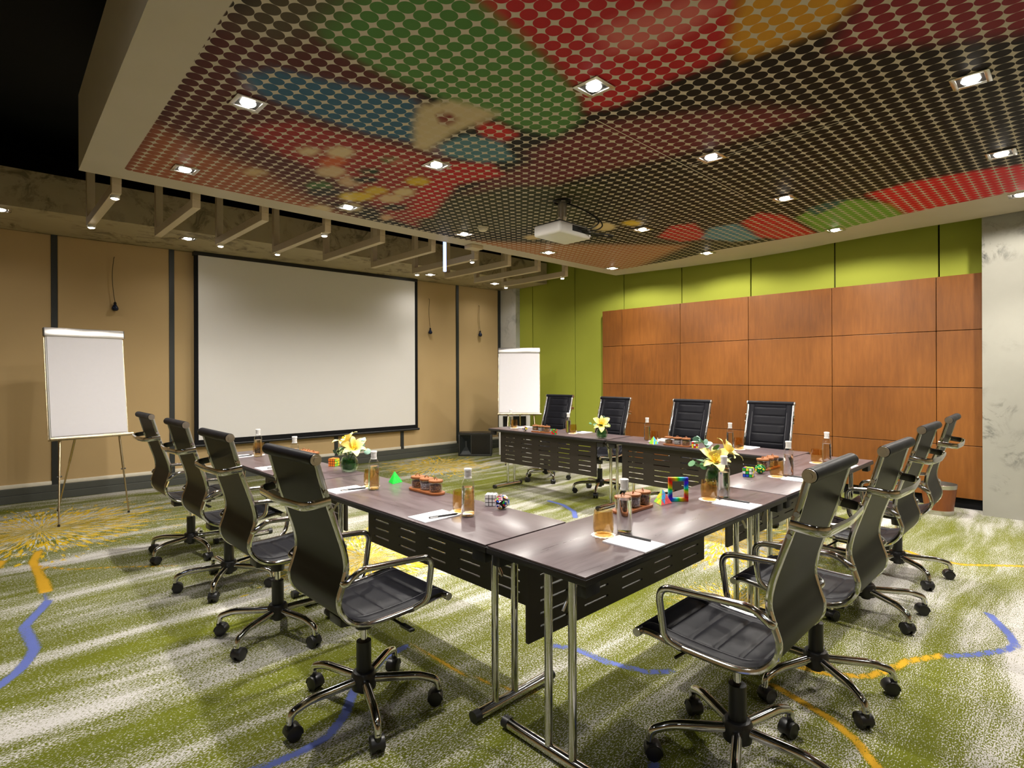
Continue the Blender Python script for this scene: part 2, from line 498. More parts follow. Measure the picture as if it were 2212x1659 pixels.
BURSTS = [(-1.0, 5.55, 1.75), (3.75, 5.9, 1.5), (0.75, 2.75, 1.25), (3.2, 1.05, 1.35), (1.9, 0.35, 0.6)]
def m_carpet():
    t = NT('carpet')
    tc = t.n('ShaderNodeTexCoord')
    P0 = tc.outputs['Object']
    def mapped(vec, scale, rot=0.0, loc=(0, 0, 0)):
        mp = t.n('ShaderNodeMapping')
        mp.inputs['Scale'].default_value = scale
        mp.inputs['Rotation'].default_value = (0, 0, rot)
        mp.inputs['Location'].default_value = loc
        t.l(vec, mp.inputs[0]); return mp.outputs[0]
    warp = t.n('ShaderNodeTexNoise'); warp.inputs['Scale'].default_value = 0.7; warp.inputs['Detail'].default_value = 2
    t.l(P0, warp.inputs['Vector'])
    wv = t.n('ShaderNodeVectorMath', operation='MULTIPLY_ADD')
    t.l(warp.outputs['Color'], wv.inputs[0]); wv.inputs[1].default_value = (0.5, 0.35, 0); t.l(P0, wv.inputs[2])
    band = t.noise(mapped(wv.outputs[0], (0.30, 2.3, 1)), 1.5, 5, 0.62)
    patch = t.noise(mapped(wv.outputs[0], (0.9, 1.2, 1), 0.3, (3, 1, 0)), 0.9, 4, 0.6)
    lvl = t.math('ADD', t.math('MULTIPLY', band, 0.74), t.math('MULTIPLY', patch, 0.26))
    lvl = t.ramp(lvl, [(0.36, 0.0), (0.50, 0.42), (0.64, 1.0)])
    spk = t.noise(mapped(P0, (92, 195, 1)), 1.0, 3, 0.62)
    thr = t.math('MULTIPLY_ADD', lvl, -0.26, 0.632)
    white = t.math('MULTIPLY', t.math('SUBTRACT', spk, thr), 18.0, clamp=True)
    gn = t.noise(mapped(wv.outputs[0], (0.5, 2.0, 1), 0, (7, 2, 0)), 1.3, 3)
    fine = t.noise(mapped(P0, (140, 140, 1)), 1.0, 2)
    green = t.mix(gn, (0.078, 0.090, 0.006), (0.150, 0.162, 0.012))
    green = t.mix(t.math('MULTIPLY', fine, 0.35), green, (0.035, 0.048, 0.004))
    wcol = t.mix(gn, (0.43, 0.405, 0.375), (0.50, 0.485, 0.475))
    col = t.mix(white, green, wcol)
    # yellow starbursts woven into the carpet: streaks that run out from a few centres
    for i, (cx, cy, rad) in enumerate(BURSTS):
        sb = t.n('ShaderNodeVectorMath', operation='SUBTRACT')
        t.l(P0, sb.inputs[0]); sb.inputs[1].default_value = (cx, cy, 0)
        sp = t.n('ShaderNodeSeparateXYZ'); t.l(sb.outputs[0], sp.inputs[0])
        ang = t.math('ARCTAN2', sp.outputs[1], sp.outputs[0])
        ln = t.n('ShaderNodeVectorMath', operation='LENGTH'); t.l(sb.outputs[0], ln.inputs[0])
        r = t.math('DIVIDE', ln.outputs['Value'], rad)
        cb = t.n('ShaderNodeCombineXYZ')
        t.l(t.math('MULTIPLY', ang, 13.0), cb.inputs[0]); t.l(t.math('MULTIPLY', r, 6.0), cb.inputs[1]); cb.inputs[2].default_value = i * 5.3
        nz = t.noise(cb.outputs[0], 1.6, 3, 0.6)
        nw = t.noise(mapped(cb.outputs[0], (1.4, 1.3, 1), 0, (4, 9, 0)), 1.7, 3, 0.6)
        edge = t.ramp(r, [(0.35, 1.0), (1.0, 0.0)])
        jag = t.math('MULTIPLY', t.math('SUBTRACT', spk, 0.5), 0.30)
        ym = t.math('MULTIPLY', t.math('SUBTRACT', t.math('ADD', t.math('ADD', nz, jag), t.math('MULTIPLY', edge, 0.33)), 0.785), 14.0, clamp=True)
        ym = t.math('MULTIPLY', ym, t.math('MULTIPLY', edge, 4.0, clamp=True))
        wm = t.math('MULTIPLY', t.math('SUBTRACT', t.math('ADD', t.math('ADD', nw, jag), t.math('MULTIPLY', edge, 0.20)), 0.74), 14.0, clamp=True)
        wm = t.math('MULTIPLY', wm, t.math('MULTIPLY', edge, 4.0, clamp=True))
        col = t.mix(ym, col, t.mix(nw, (0.52, 0.29, 0.012), (0.55, 0.43, 0.022)))
        col = t.mix(wm, col, (0.46, 0.48, 0.47))
    at = t.n('ShaderNodeVertexColor'); at.layer_name = 'lines'
    sp = t.n('ShaderNodeSeparateColor'); t.l(at.outputs[0], sp.inputs[0])
    jit = t.math('MULTIPLY', t.math('SUBTRACT', spk, 0.5), 1.1)
    def crisp(x): return t.math('MULTIPLY', t.math('SUBTRACT', t.math('ADD', x, jit), 0.5), 6.0, clamp=True)
    col = t.mix(crisp(sp.outputs[0]), col, (0.50, 0.28, 0.02))
    col = t.mix(crisp(sp.outputs[1]), col, (0.10, 0.13, 0.36))
    t.bump(t.noise(mapped(P0, (1, 1, 1)), 260, 2), 0.5, 0.006)
    return t.set(col, 0.95, 0, 0.1)

U, V = np.meshgrid(axis(-5.0, 6.2, 0.035), axis(-5.0, 7.5, 0.035))
me = grid_mesh('floor', U, V, 0.0)
ORANGE = [(0.032, [(-1.099, 3.88), (-1.106, 4.141), (-1.114, 4.45), (-1.06, 4.75)]), (0.040, [(-1.10, 3.62), (-1.099, 3.9)]),
          (0.012, [(-1.112, 4.326), (-0.936, 4.041), (-0.684, 3.861), (-0.358, 3.58)]),
          (0.018, [(1.164, -0.152), (1.12, -0.285), (1.08, -0.405), (0.997, -0.526), (0.915, -0.592), (0.80, -0.70)]),
          (0.020, [(1.414, -0.155), (1.435, -0.281), (1.542, -0.426), (1.70, -0.49), (1.852, -0.529), (2.054, -0.646)]),
          (0.020, [(3.898, -0.147), (3.80, -0.259), (3.80, -0.508), (4.013, -0.745), (4.3, -1.1)]),
          (0.010, [(0.07, 0.607), (0.371, 0.574)]), (0.010, [(0.198, 1.348), (0.22, 0.912), (0.30, 0.60)]),
          (0.05, [(-1.34, 4.45), (-1.30, 4.62)])]
BLUE = [(0.030, [(-1.5, 2.15), (-1.358, 2.323), (-1.29, 2.424), (-1.24, 2.559), (-1.215, 2.668), (-1.228, 2.861), (-1.239, 3.027), (-1.195, 3.152), (-1.145, 3.283), (-1.108, 3.40)]),
        (0.012, [(-1.108, 3.40), (-1.10, 3.60)]),
        (0.024, [(-0.85, 0.95), (-0.707, 0.932), (-0.581, 0.909), (-0.446, 0.925), (-0.336, 1.005), (-0.216, 1.149), (0.034, 1.307), (0.184, 1.327)]),
        (0.020, [(0.718, 0.802), (0.785, 0.701), (0.791, 0.5), (0.855, 0.306), (0.941, 0.233)]),
        (0.030, [(3.184, 3.05), (3.158, 2.824), (3.01, 2.539), (2.832, 2.375)]),
        (0.022, [(2.042, -0.648), (2.153, -0.743), (2.33, -0.851), (2.436, -0.888), (2.582, -0.85), (2.752, -0.779), (2.844, -0.739)]),
        (0.03, [(0.80, -0.70), (0.70, -0.80), (0.55, -0.95)]), (0.02, [(0.33, -0.05), (0.22, -0.12), (0.1, -0.30)])]
mask = np.zeros((U.size, 3))
for k, lines in ((0, ORANGE), (1, BLUE)):
    for wd, pts in lines:
        d = seg_dist(U.ravel(), V.ravel(), pts)
        mask[:, k] = np.maximum(mask[:, k], min(1.0, 0.45 + wd / 0.036) * np.clip(1.0 - d / (2 * max(wd, 0.024)), 0, 1))
set_col(me, 'lines', mask)
me.materials.append(m_carpet())
floor = struct(link('floor', me), 'green and white patterned carpet with yellow starbursts and blue meandering lines')

# ------------------------------------------------------------------ walls
WA = -math.atan(0.052)
back = MB().box((-5.05, 0.03, 0), (6.2, 0.22, 3.95)).build('wall_back', 'black_paint', None, loc=(0, 7.14, 0), rz=WA, smooth=0)
struct(back, 'beige fabric panel wall behind the projection screen')
strips = [-4.30, -3.12, -1.94, -0.757, 0.421, 1.60, 2.635, 3.797, 4.95, 5.945]
SW = 0.028
for i, s in enumerate(strips):
    MB().box((s - SW, -0.012, 0.16), (s + SW, 0.03, 3.05)).build('dark_strip', 'dark_strip', back, smooth=0)
edges = [-5.0] + strips + [6.1]
for a, b in zip(edges, edges[1:]):
    MB().box((a + SW, 0.0, 0.20), (b - SW, 0.03, 3.05)).build('fabric_panel', 'beige', back, bevel=0.006, smooth=0)
    MB().box((a + SW, -0.018, 0.160), (b - SW, 0.03, 0.205)).build('white_rail', 'rail_white', back, bevel=0.008)
skirt = MB().box((-5.05, -0.03, 0.085), (6.05, 0.03, 0.16)).box((-5.05, -0.055, 0), (6.05, 0.03, 0.085)).build('baseboard_back', 'plinth', None, loc=(0, 7.14, 0), rz=WA, bevel=0.004, smooth=0)
struct(skirt, 'dark grey stepped baseboard under the beige wall')
beam = MB().box((-5.05, -1.17, 3.05), (6.10, -0.005, 3.42)).build('beam_concrete', 'concrete_beam', None, loc=(0, 7.14, 0), rz=WA, smooth=0)
struct(beam, 'raw concrete beam running along the top of the beige wall')
column = MB().box((5.97, 6.40, 0), (6.16, 6.86, 3.05)).build('column_concrete', 'concrete_column', None, bevel=0.004, smooth=0)
struct(column, 'grey concrete column in the corner between beige and green walls')

wr = MB().box((6.11, -5.05, 0), (6.30, 7.2, 3.95)).build('wall_right', 'black_paint', smooth=0)
struct(wr, 'lime green fabric panel wall')
js = [7.0] + [6.06 - 1.015 * k for k in range(12)]
for a, b in zip(js, js[1:]):
    MB().box((6.08, b + 0.007, 0.0), (6.11, a - 0.007, 3.9)).build('fabric_panel', 'green', wr, bevel=0.004, smooth=0)

ww = MB().box((5.972, -0.41, 0.10), (6.075, 4.355, 2.436)).box((6.0, -0.40, 0.0), (6.075, 4.34, 0.10)).build('wall_wood', 'black_paint', smooth=0)
struct(ww, 'reddish brown veneer panelling in four rows in front of the green wall')
vs_ = [4.36, 3.98, 2.97, 1.98, 0.98, -0.025, -0.415]
zs_ = [0.11, 0.66, 1.26, 1.86, 2.44]
for a, b in zip(vs_, vs_[1:]):
    for z0, z1 in zip(zs_, zs_[1:]):
        h, d = (z1 - z0) / 2 - 0.003, (a - b) / 2 - 0.003
        MB().box((-0.012, -d, -h), (0.012, d, h)).build('veneer_panel', 'woodwall', ww, bevel=0.002, smooth=0, loc=(5.96, (a + b) / 2, (z0 + z1) / 2))
wc = MB().box((5.765, -5.05, 0), (6.08, -0.42, 3.95)).build('wall_concrete', 'concrete', smooth=0)
struct(wc, 'pale grey concrete wall with dark smudges at the right')
struct(MB().box((-5.2, -5.2, 0), (-5.0, 7.5, 3.95)).build('wall_left', 'beige', smooth=0), 'beige wall at the left end of the room')
struct(MB().box((-5.2, -5.2, 0), (6.3, -5.0, 3.95)).build('wall_front', 'beige', smooth=0), 'beige wall at the camera end of the room')
struct(MB().box((-5.2, -5.2, 3.95), (6.3, 7.6, 4.05)).build('ceiling', 'black_paint', smooth=0), 'black painted slab above the suspended ceiling')

# ------------------------------------------------------------------ suspended ceiling with the printed dots
ZC = 2.95
MURAL = [
 [[72,30,30],0.15,[[-0.63,3.82],[-0.69,1.42],[-0.33,0.94],[0.29,1.39],[1.16,2.06],[1.39,2.71],[1.19,3.44]]],
 [[138,78,52],0.35,[[-0.65,3.93],[-0.65,2.83],[-0.39,2.96],[0.11,3.18],[0.54,3.52],[1.22,3.84],[1.23,4.05]]],
 [[125,34,34],0.12,[[-0.25,2.49],[-0.03,2.17],[0.31,2.14],[0.77,2.07],[1.22,2.13],[1.6,2.86],[1.87,3.69],[1.48,3.59],[0.76,2.99],[0.07,2.73]]],
 [[42,82,108],0.1,[[-0.46,1.85],[-0.34,1.67],[0.05,1.55],[0.34,1.45],[0.69,1.93],[0.38,2.03],[0.05,2.04],[-0.31,2.0]]],
 [[66,108,52],0.1,[[-0.44,1.22],[-0.48,0.87],[-0.34,0.46],[-0.04,0.44],[0.54,0.66],[0.93,0.78],[1.2,0.98],[1.26,1.24],[1.0,1.31],[0.71,1.32],[0.45,1.34],[0.1,1.35],[-0.23,1.3]]],
 [[70,62,46],0.25,[[-0.62,1.48],[-0.62,1.15],[-0.52,0.72],[-0.35,0.75],[-0.33,1.19],[-0.39,1.45]]],
 [[152,26,34],0.1,[[-0.02,0.57],[-0.4,0.38],[0.48,-0.47],[0.82,-0.16],[1.12,0.0],[1.2,0.14],[1.17,0.38],[1.21,0.7],[1.14,0.88],[0.94,0.77],[0.54,0.66]]],
 [[178,92,88],0.15,[[0.55,0.36],[0.66,-0.04],[0.8,-0.1],[0.86,0.06],[0.86,0.3],[0.74,0.42]]],
 [[172,122,34],0.1,[[0.82,-0.16],[0.42,-0.27],[0.88,-0.71],[1.18,-0.51],[1.29,-0.35],[1.28,-0.18],[1.26,0.03],[1.09,0.01]]],
 [[112,30,42],0.15,[[1.18,-0.51],[0.76,-0.73],[1.59,-1.53],[2.16,-1.36],[1.97,-0.95],[1.68,-0.55],[1.5,-0.31]]],
 [[90,34,40],0.2,[[1.32,1.54],[1.32,0.91],[1.58,0.5],[1.81,0.16],[2.13,-0.03],[2.18,0.31],[2.11,0.79],[1.98,1.41],[1.91,1.9]]],
 [[84,30,34],0.15,[[1.56,2.55],[1.46,1.77],[1.55,1.32],[2.13,2.01],[2.27,2.85]]],
 [[38,40,22],0.2,[[1.77,3.54],[1.52,2.76],[1.69,2.11],[2.23,1.59],[2.83,2.32],[2.7,3.17],[2.26,3.72]]],
 [[150,24,30],0.08,[[1.28,2.82],[1.01,2.08],[1.26,1.86],[1.51,1.98],[1.36,2.42],[1.78,3.31],[1.64,3.44]]],
 [[66,104,116],0.07,[[0.79,1.86],[0.84,1.61],[1.06,1.53],[1.34,1.7],[1.21,1.91],[0.93,1.98]]],
 [[160,32,32],0.06,[[0.77,1.44],[0.88,1.35],[1.07,1.38],[1.07,1.52],[0.9,1.55]]],
 [[165,150,118],0.06,[[0.39,1.5],[0.49,1.31],[0.79,1.25],[0.79,1.42],[0.75,1.64],[0.8,1.99],[0.7,2.01],[0.49,1.7]]],
 [[100,30,30],0.03,[[0.53,1.52],[0.58,1.44],[0.65,1.49],[0.65,1.58],[0.59,1.58]]],
 [[150,100,66],0.25,[[2.14,4.26],[2.6,3.83],[3.51,3.22],[4.68,2.19],[5.93,4.08],[3.48,4.42],[1.52,4.02]]],
 [[160,24,30],0.06,[[4.08,2.2],[3.77,1.85],[3.85,1.64],[4.58,1.85],[4.47,2.14]]],
 [[70,118,140],0.06,[[4.5,1.9],[4.14,1.61],[4.17,1.35],[5.02,1.43],[4.94,1.69]]],
 [[170,24,32],0.06,[[4.16,1.29],[3.96,1.03],[4.21,0.91],[5.32,0.92],[5.28,1.25],[4.92,1.42]]],
 [[96,140,44],0.06,[[4.39,0.84],[4.09,0.51],[4.16,0.27],[4.53,0.1],[5.19,0.09],[5.62,0.42],[5.53,0.84],[5.14,0.87]]],
 [[190,20,34],0.08,[[4.07,0.17],[3.98,-0.14],[4.03,-0.54],[4.28,-1.27],[5.27,-1.29],[4.93,-0.78],[4.96,-0.31],[5.19,0.05],[4.53,0.1]]],
 [[30,74,70],0.06,[[4.16,0.68],[4.07,0.46],[4.1,0.32],[4.31,0.49],[4.45,0.7]]],
 [[178,160,128],0.05,[[0.28,2.51],[0.28,2.56],[0.27,2.61],[0.23,2.65],[0.19,2.65],[0.16,2.62],[0.15,2.57],[0.17,2.52],[0.21,2.48],[0.25,2.48]]],
 [[178,160,128],0.05,[[0.45,2.36],[0.47,2.43],[0.45,2.5],[0.41,2.55],[0.35,2.54],[0.31,2.5],[0.29,2.43],[0.31,2.36],[0.36,2.32],[0.41,2.32]]],
 [[168,84,48],0.05,[[0.5,2.55],[0.51,2.61],[0.49,2.68],[0.44,2.73],[0.39,2.73],[0.35,2.69],[0.34,2.62],[0.36,2.56],[0.41,2.51],[0.46,2.51]]],
 [[172,150,120],0.05,[[0.59,2.74],[0.61,2.82],[0.59,2.9],[0.53,2.95],[0.47,2.95],[0.42,2.9],[0.41,2.82],[0.43,2.74],[0.48,2.69],[0.54,2.69]]],
 [[168,140,112],0.05,[[0.79,2.84],[0.81,2.92],[0.79,3.0],[0.75,3.04],[0.69,3.04],[0.64,2.98],[0.62,2.91],[0.64,2.84],[0.68,2.79],[0.74,2.8]]],
 [[60,90,48],0.05,[[0.66,3.11],[0.68,3.19],[0.66,3.27],[0.61,3.31],[0.55,3.31],[0.51,3.26],[0.49,3.18],[0.52,3.11],[0.56,3.07],[0.62,3.07]]],
 [[178,150,44],0.05,[[1.17,2.48],[1.19,2.54],[1.18,2.6],[1.13,2.64],[1.08,2.65],[1.03,2.61],[1.01,2.55],[1.03,2.49],[1.07,2.45],[1.12,2.45]]],
 [[176,150,50],0.05,[[1.05,2.9],[1.07,2.97],[1.05,3.04],[1.01,3.09],[0.95,3.08],[0.9,3.04],[0.89,2.97],[0.9,2.91],[0.95,2.87],[1.0,2.86]]],
 [[182,156,48],0.05,[[1.05,3.12],[1.06,3.21],[1.03,3.31],[0.96,3.37],[0.88,3.38],[0.83,3.33],[0.81,3.24],[0.85,3.15],[0.91,3.09],[0.99,3.08]]],
 [[176,158,120],0.05,[[1.23,2.78],[1.26,2.84],[1.25,2.91],[1.2,2.95],[1.15,2.95],[1.1,2.91],[1.08,2.84],[1.09,2.78],[1.13,2.74],[1.19,2.74]]],
 [[176,152,118],0.05,[[1.26,2.99],[1.28,3.07],[1.26,3.14],[1.22,3.19],[1.16,3.19],[1.1,3.14],[1.08,3.07],[1.1,3.0],[1.15,2.95],[1.21,2.95]]],
 [[172,148,110],0.05,[[0.16,3.16],[0.16,3.22],[0.14,3.28],[0.1,3.32],[0.06,3.32],[0.03,3.29],[0.02,3.23],[0.05,3.17],[0.09,3.13],[0.13,3.13]]],
 [[178,160,124],0.05,[[0.95,3.72],[0.97,3.8],[0.95,3.89],[0.9,3.94],[0.84,3.93],[0.79,3.87],[0.77,3.78],[0.79,3.7],[0.84,3.65],[0.9,3.66]]],
 [[178,160,124],0.05,[[1.12,3.47],[1.15,3.55],[1.14,3.63],[1.1,3.67],[1.04,3.66],[0.99,3.6],[0.97,3.52],[0.98,3.45],[1.02,3.41],[1.07,3.42]]],
 [[30,50,30],0.05,[[0.78,2.55],[0.78,2.6],[0.77,2.65],[0.73,2.68],[0.69,2.69],[0.65,2.67],[0.65,2.62],[0.66,2.57],[0.7,2.53],[0.74,2.53]]],
 [[34,30,30],0.05,[[0.86,2.72],[0.87,2.78],[0.85,2.84],[0.8,2.89],[0.74,2.9],[0.7,2.87],[0.69,2.81],[0.72,2.75],[0.77,2.7],[0.82,2.69]]],
 [[34,30,30],0.05,[[0.79,3.2],[0.8,3.28],[0.76,3.37],[0.69,3.44],[0.62,3.45],[0.57,3.41],[0.56,3.33],[0.6,3.24],[0.67,3.18],[0.74,3.16]]],
 [[186,166,120],0.05,[[3.38,2.27],[3.44,2.35],[3.45,2.42],[3.4,2.48],[3.3,2.48],[3.21,2.43],[3.15,2.36],[3.14,2.29],[3.19,2.24],[3.28,2.23]]],
 [[190,160,50],0.05,[[3.46,2.0],[3.5,2.05],[3.49,2.11],[3.44,2.15],[3.37,2.17],[3.31,2.14],[3.27,2.1],[3.27,2.04],[3.32,2.0],[3.39,1.98]]],
 [[70,100,60],0.05,[[0.77,2.27],[0.78,2.31],[0.76,2.35],[0.73,2.38],[0.69,2.39],[0.66,2.37],[0.65,2.33],[0.67,2.28],[0.7,2.25],[0.74,2.25]]],
 [[180,158,120],0.05,[[3.14,3.12],[3.17,3.17],[3.17,3.23],[3.12,3.27],[3.06,3.27],[3.0,3.24],[2.97,3.19],[2.98,3.13],[3.02,3.09],[3.08,3.09]]],
 [[30,28,26],0.05,[[1.43,3.19],[1.44,3.25],[1.42,3.33],[1.36,3.38],[1.29,3.4],[1.24,3.36],[1.23,3.29],[1.25,3.22],[1.31,3.17],[1.38,3.15]]],
 [[176,140,110],0.05,[[1.51,3.56],[1.53,3.62],[1.53,3.67],[1.5,3.7],[1.46,3.69],[1.42,3.65],[1.4,3.59],[1.4,3.54],[1.43,3.52],[1.47,3.52]]],
 [[150,84,70],0.05,[[0.81,2.26],[0.82,2.3],[0.81,2.34],[0.78,2.36],[0.74,2.37],[0.72,2.35],[0.71,2.32],[0.72,2.28],[0.75,2.25],[0.79,2.24]]],
]
REDGE = [(-5.1, 5.70), (-0.733, 5.718), (-0.348, 5.748), (0.03, 5.755), (0.453, 5.787), (0.933, 5.849), (1.388, 5.95), (1.977, 5.99), (2.94, 5.911), (4.1, 5.74)]
def u_right(v): return np.interp(v, [a for a, _ in REDGE], [b for _, b in REDGE])
def u_left(v): return np.interp(v, [-5.1, 1.5, 4.09], [-0.97, -0.926, -0.87])
def v_front(u): return 4.085 - 0.019 * (u + 0.87)
def m_mural():
    t = NT('printed_dots')
    tc = t.n('ShaderNodeTexCoord')
    sp = t.n('ShaderNodeSeparateXYZ'); t.l(tc.outputs['Object'], sp.inputs[0])
    p = 0.0805
    fx = t.math('SUBTRACT', t.math('FRACT', t.math('DIVIDE', t.math('ADD', sp.outputs[0], 10.0), p)), 0.5)
    fy = t.math('SUBTRACT', t.math('FRACT', t.math('DIVIDE', t.math('ADD', sp.outputs[1], 10.0), p)), 0.5)
    r = t.math('SQRT', t.math('ADD', t.math('MULTIPLY', fx, fx), t.math('MULTIPLY', fy, fy)))
    dot = t.math('MULTIPLY', t.math('SUBTRACT', 0.500, r), 60.0, clamp=True)
    at = t.n('ShaderNodeVertexColor'); at.layer_name = 'print'
    am = t.n('ShaderNodeVertexColor'); am.layer_name = 'area'
    sm = t.n('ShaderNodeSeparateColor'); t.l(am.outputs[0], sm.inputs[0])
    nz = t.noise(tc.outputs['Object'], 3, 2)
    paper = t.mix(nz, lin((188, 178, 160)), lin((198, 188, 170)))
    inside = t.math('MULTIPLY', t.math('SUBTRACT', sm.outputs[0], 0.45), 10.0, clamp=True)
    blend = t.math('MULTIPLY', inside, t.math('MAXIMUM', dot, sm.outputs[1]))
    col = t.mix(blend, paper, at.outputs[0])
    return t.set(col, 0.55, 0, 0.12)
nu, nv = 150, 200
S_, Vv = np.meshgrid(np.linspace(0, 1, nu), np.linspace(-5.0, 4.085, nv))
Uu = u_left(Vv) + S_ * (u_right(Vv) - u_left(Vv))
Vv = np.where(Vv > 3.0, 3.0 + (Vv - 3.0) * (v_front(Uu) - 3.0) / 1.085, Vv)
me = grid_mesh('ceiling_island', Uu, Vv, ZC)
me.flip_normals()
px, py = Uu.ravel(), Vv.ravel()
rgb = np.tile(np.array(lin((13, 10, 10))), (px.size, 1))
cov = np.zeros(px.size)                            # where the print itself is plain paper-coloured
def inside_poly(x, y, poly):
    c = np.zeros(x.shape, bool)
    for (x1, y1), (x2, y2) in zip(poly, poly[1:] + poly[:1]):
        cr = ((y1 > y) != (y2 > y)) & (x < (x2 - x1) * (y - y1) / (y2 - y1 + 1e-12) + x1)
        c ^= cr
    return c
BOOST = 1.30
for c, soft, poly in MURAL:
    d = seg_dist(px, py, poly + poly[:1])
    sd = np.where(inside_poly(px, py, poly), d, -d)
    a = smooth01((sd + soft * 0.5) / soft)[:, None]
    cl = np.minimum(np.array(lin(c)) * BOOST, 0.8)
    rgb = rgb * (1 - a) + cl * a
    if min(c) > 95 or (soft <= 0.055 and max(c) > 150): cov = np.maximum(cov * (1 - a[:, 0]), a[:, 0] * 0.75)
    else: cov = cov * (1 - a[:, 0])
area = np.minimum.reduce([(px - (u_left(py) + 0.245)) / 0.03, (v_front(px) - 0.24 - py) / 0.03])
rpr = np.interp(py, [-5, -0.78, 0.09, 0.6, 1.15, 2.06, 2.6, 3.4, 4.0], [4.9, 4.9, 5.02, 5.18, 5.20, 5.2, 5.35, 5.4, 5.4])
area = np.minimum(area, (rpr - px) / 0.05)
area = np.clip(area + 0.5, 0, 1)
set_col(me, 'print', rgb)
set_col(me, 'area', np.stack([area, cov, cov * 0], 1))
me.materials.append(m_mural())
island = link('ceiling_island', me)
struct(island, 'suspended ceiling printed with a colourful pattern of round dots')
fb = MB()
ring = [(float(u_left(v)), v) for v in np.linspace(-5.0, 4.08, 24)]
ring += [(u, float(v_front(u))) for u in np.linspace(-0.80, 5.70, 16)]
ring += [(float(u_right(v)), v) for v in np.linspace(3.955, -5.0, 40)]
n = len(ring)
vs = [(x, y, ZC) for x, y in ring] + [(x, y, 3.51) for x, y in ring]
fb.add(vs, [(i, (i + 1) % n, n + (i + 1) % n, n + i) for i in range(n)] + [tuple(range(n, 2 * n))])
fb.build('fascia', 'plaster', island, smooth=20)
# seams of the access hatch in the ceiling
hb = MB()
for (x0, y0), (x1, y1) in (((1.26, 0.91), (3.35, 0.91)), ((2.36, 0.89), (2.36, -0.18)), ((2.30, -0.18), (2.46, -0.18))):
    hb.box((min(x0, x1) - 0.0025, min(y0, y1) - 0.0025, ZC - 0.0015), (max(x0, x1) + 0.0025, max(y0, y1) + 0.0025, ZC + 0.002))
hb.build('hatch_seam', 'plaster', island, smooth=0)

# ------------------------------------------------------------------ downlights
def spot(parent, loc, watts, size=160, blend=0.6, col=LAMP_COL, rad=0.035, rot=(0, 0, 0)):
    ld = bpy.data.lights.new('downlight_beam', 'SPOT')
    ld.energy = watts; ld.spot_size = math.radians(size); ld.spot_blend = blend
    ld.color = col; ld.shadow_soft_size = rad
    o = bpy.data.objects.new('downlight_beam', ld)
    COL.objects.link(o); o.parent = parent; o.location = loc; o.rotation_euler = rot
    return o
def downlight_meshes():
    s, i, z = 0.082, 0.058, -0.007
    fr = MB()
    for a, b in (((-s, -s), (s, -i)), ((-s, i), (s, s)), ((-s, -i), (-i, i)), ((i, -i), (s, i))):
        fr.box((*a, z), (*b, 0.0))
    can = MB().box((-i, -i, -0.0025), (i, i, 0.0))
    lamp = MB().lathe([(0, -0.020), (0.022, -0.018), (0.036, -0.011), (0.042, -0.003), (0.042, -0.0025)], 20)
    return fr.mesh('frame', 'steel', bevel=0.002), can.mesh('can', 'black_plastic'), lamp.mesh('lamp', 'lamp')
DL = downlight_meshes()
def downlight(u, v, z, label, watts, group, size=160, light=True, spill=SPILL_W):
    e = empty('ceiling_downlight', (u, v, z))
    tag(e, label, 'ceiling light', group)
    link('frame', DL[0], e); link('can', DL[1], e); link('lamp', DL[2], e)
    if light:
        spot(e, (0, 0, -0.03), watts, 92 if size == 160 else size, 0.75)
        if size != 160: spot(e, (0, 0, -0.03), 15.0, 155, 1.0)
        if size == 160: spot(e, (0, 0, -0.03), spill, 166, 0.3)
    return e
where_u = {-0.31: 'left border', 1.0: 'green dots', 2.35: 'dark middle', 3.7: 'dark dots beyond the projector', 5.15: 'plain right border'}
DOWN = {
 (-0.326, 2.135): 'square downlight in the dark dots by the left ceiling border',
 (-0.302, 3.521): 'square downlight in the salmon dots above the first hanging brackets',
 (0.941, 0.68): 'square downlight where red dots meet green dots',
 (0.998, 2.159): 'square downlight just below the pale eye shape of the ceiling print',
 (1.026, 3.545): 'square downlight beside the pale petals at the front ceiling border',
 (2.413, 3.574): 'square downlight near the smoke detector',
 (3.77, 3.566): 'square downlight in the tan dots in front of the projector',
 (5.219, 3.634): 'square downlight nearest the far corner of the suspended ceiling',
 (3.663, 2.13): 'square downlight just right of the projector cables',
 (5.257, 2.209): 'square downlight in the plain border above the wood panelling left end',
 (2.316, 0.702): 'square downlight beside the ceiling hatch seam',
 (3.668, 0.693): 'square downlight in the black dots above the red and blue blobs',
 (5.182, 0.725): 'square downlight in the green blob by the ceiling edge',
 (2.312, -0.728): 'square downlight among the black dots at upper right',
 (3.739, -0.732): 'square downlight between black and red dots at the right',
 (5.046, -0.752): 'square downlight at the right frame edge under the red dots',
}
for (u, v), lb in DOWN.items():
    downlight(u, v, ZC, lb, SPOT_W, 'downlights of the printed ceiling')
for u, v, k in ((-0.31, 0.69, 0.8), (1.0, -2.2, 0.4), (3.7, -2.2, 0.75)):
    downlight(u, v, ZC, 'square downlight of the printed ceiling outside the picture, above the camera side', SPOT_W * k, 'downlights of the printed ceiling', spill=SPILL_W * k)
for u, v, lb in ((-1.241, 6.25, 'downlight in the concrete beam at the left edge of the picture'), (0.407, 6.3, 'downlight in the concrete beam left of the screen'),
                 (3.928, 6.3, 'downlight in the concrete beam above the right end of the screen'),
                 (5.3, 6.25, 'downlight in the concrete beam near the corner column')):
    downlight(u, v, 3.05, lb, SOFFIT_W, 'downlights of the concrete beam', 75)

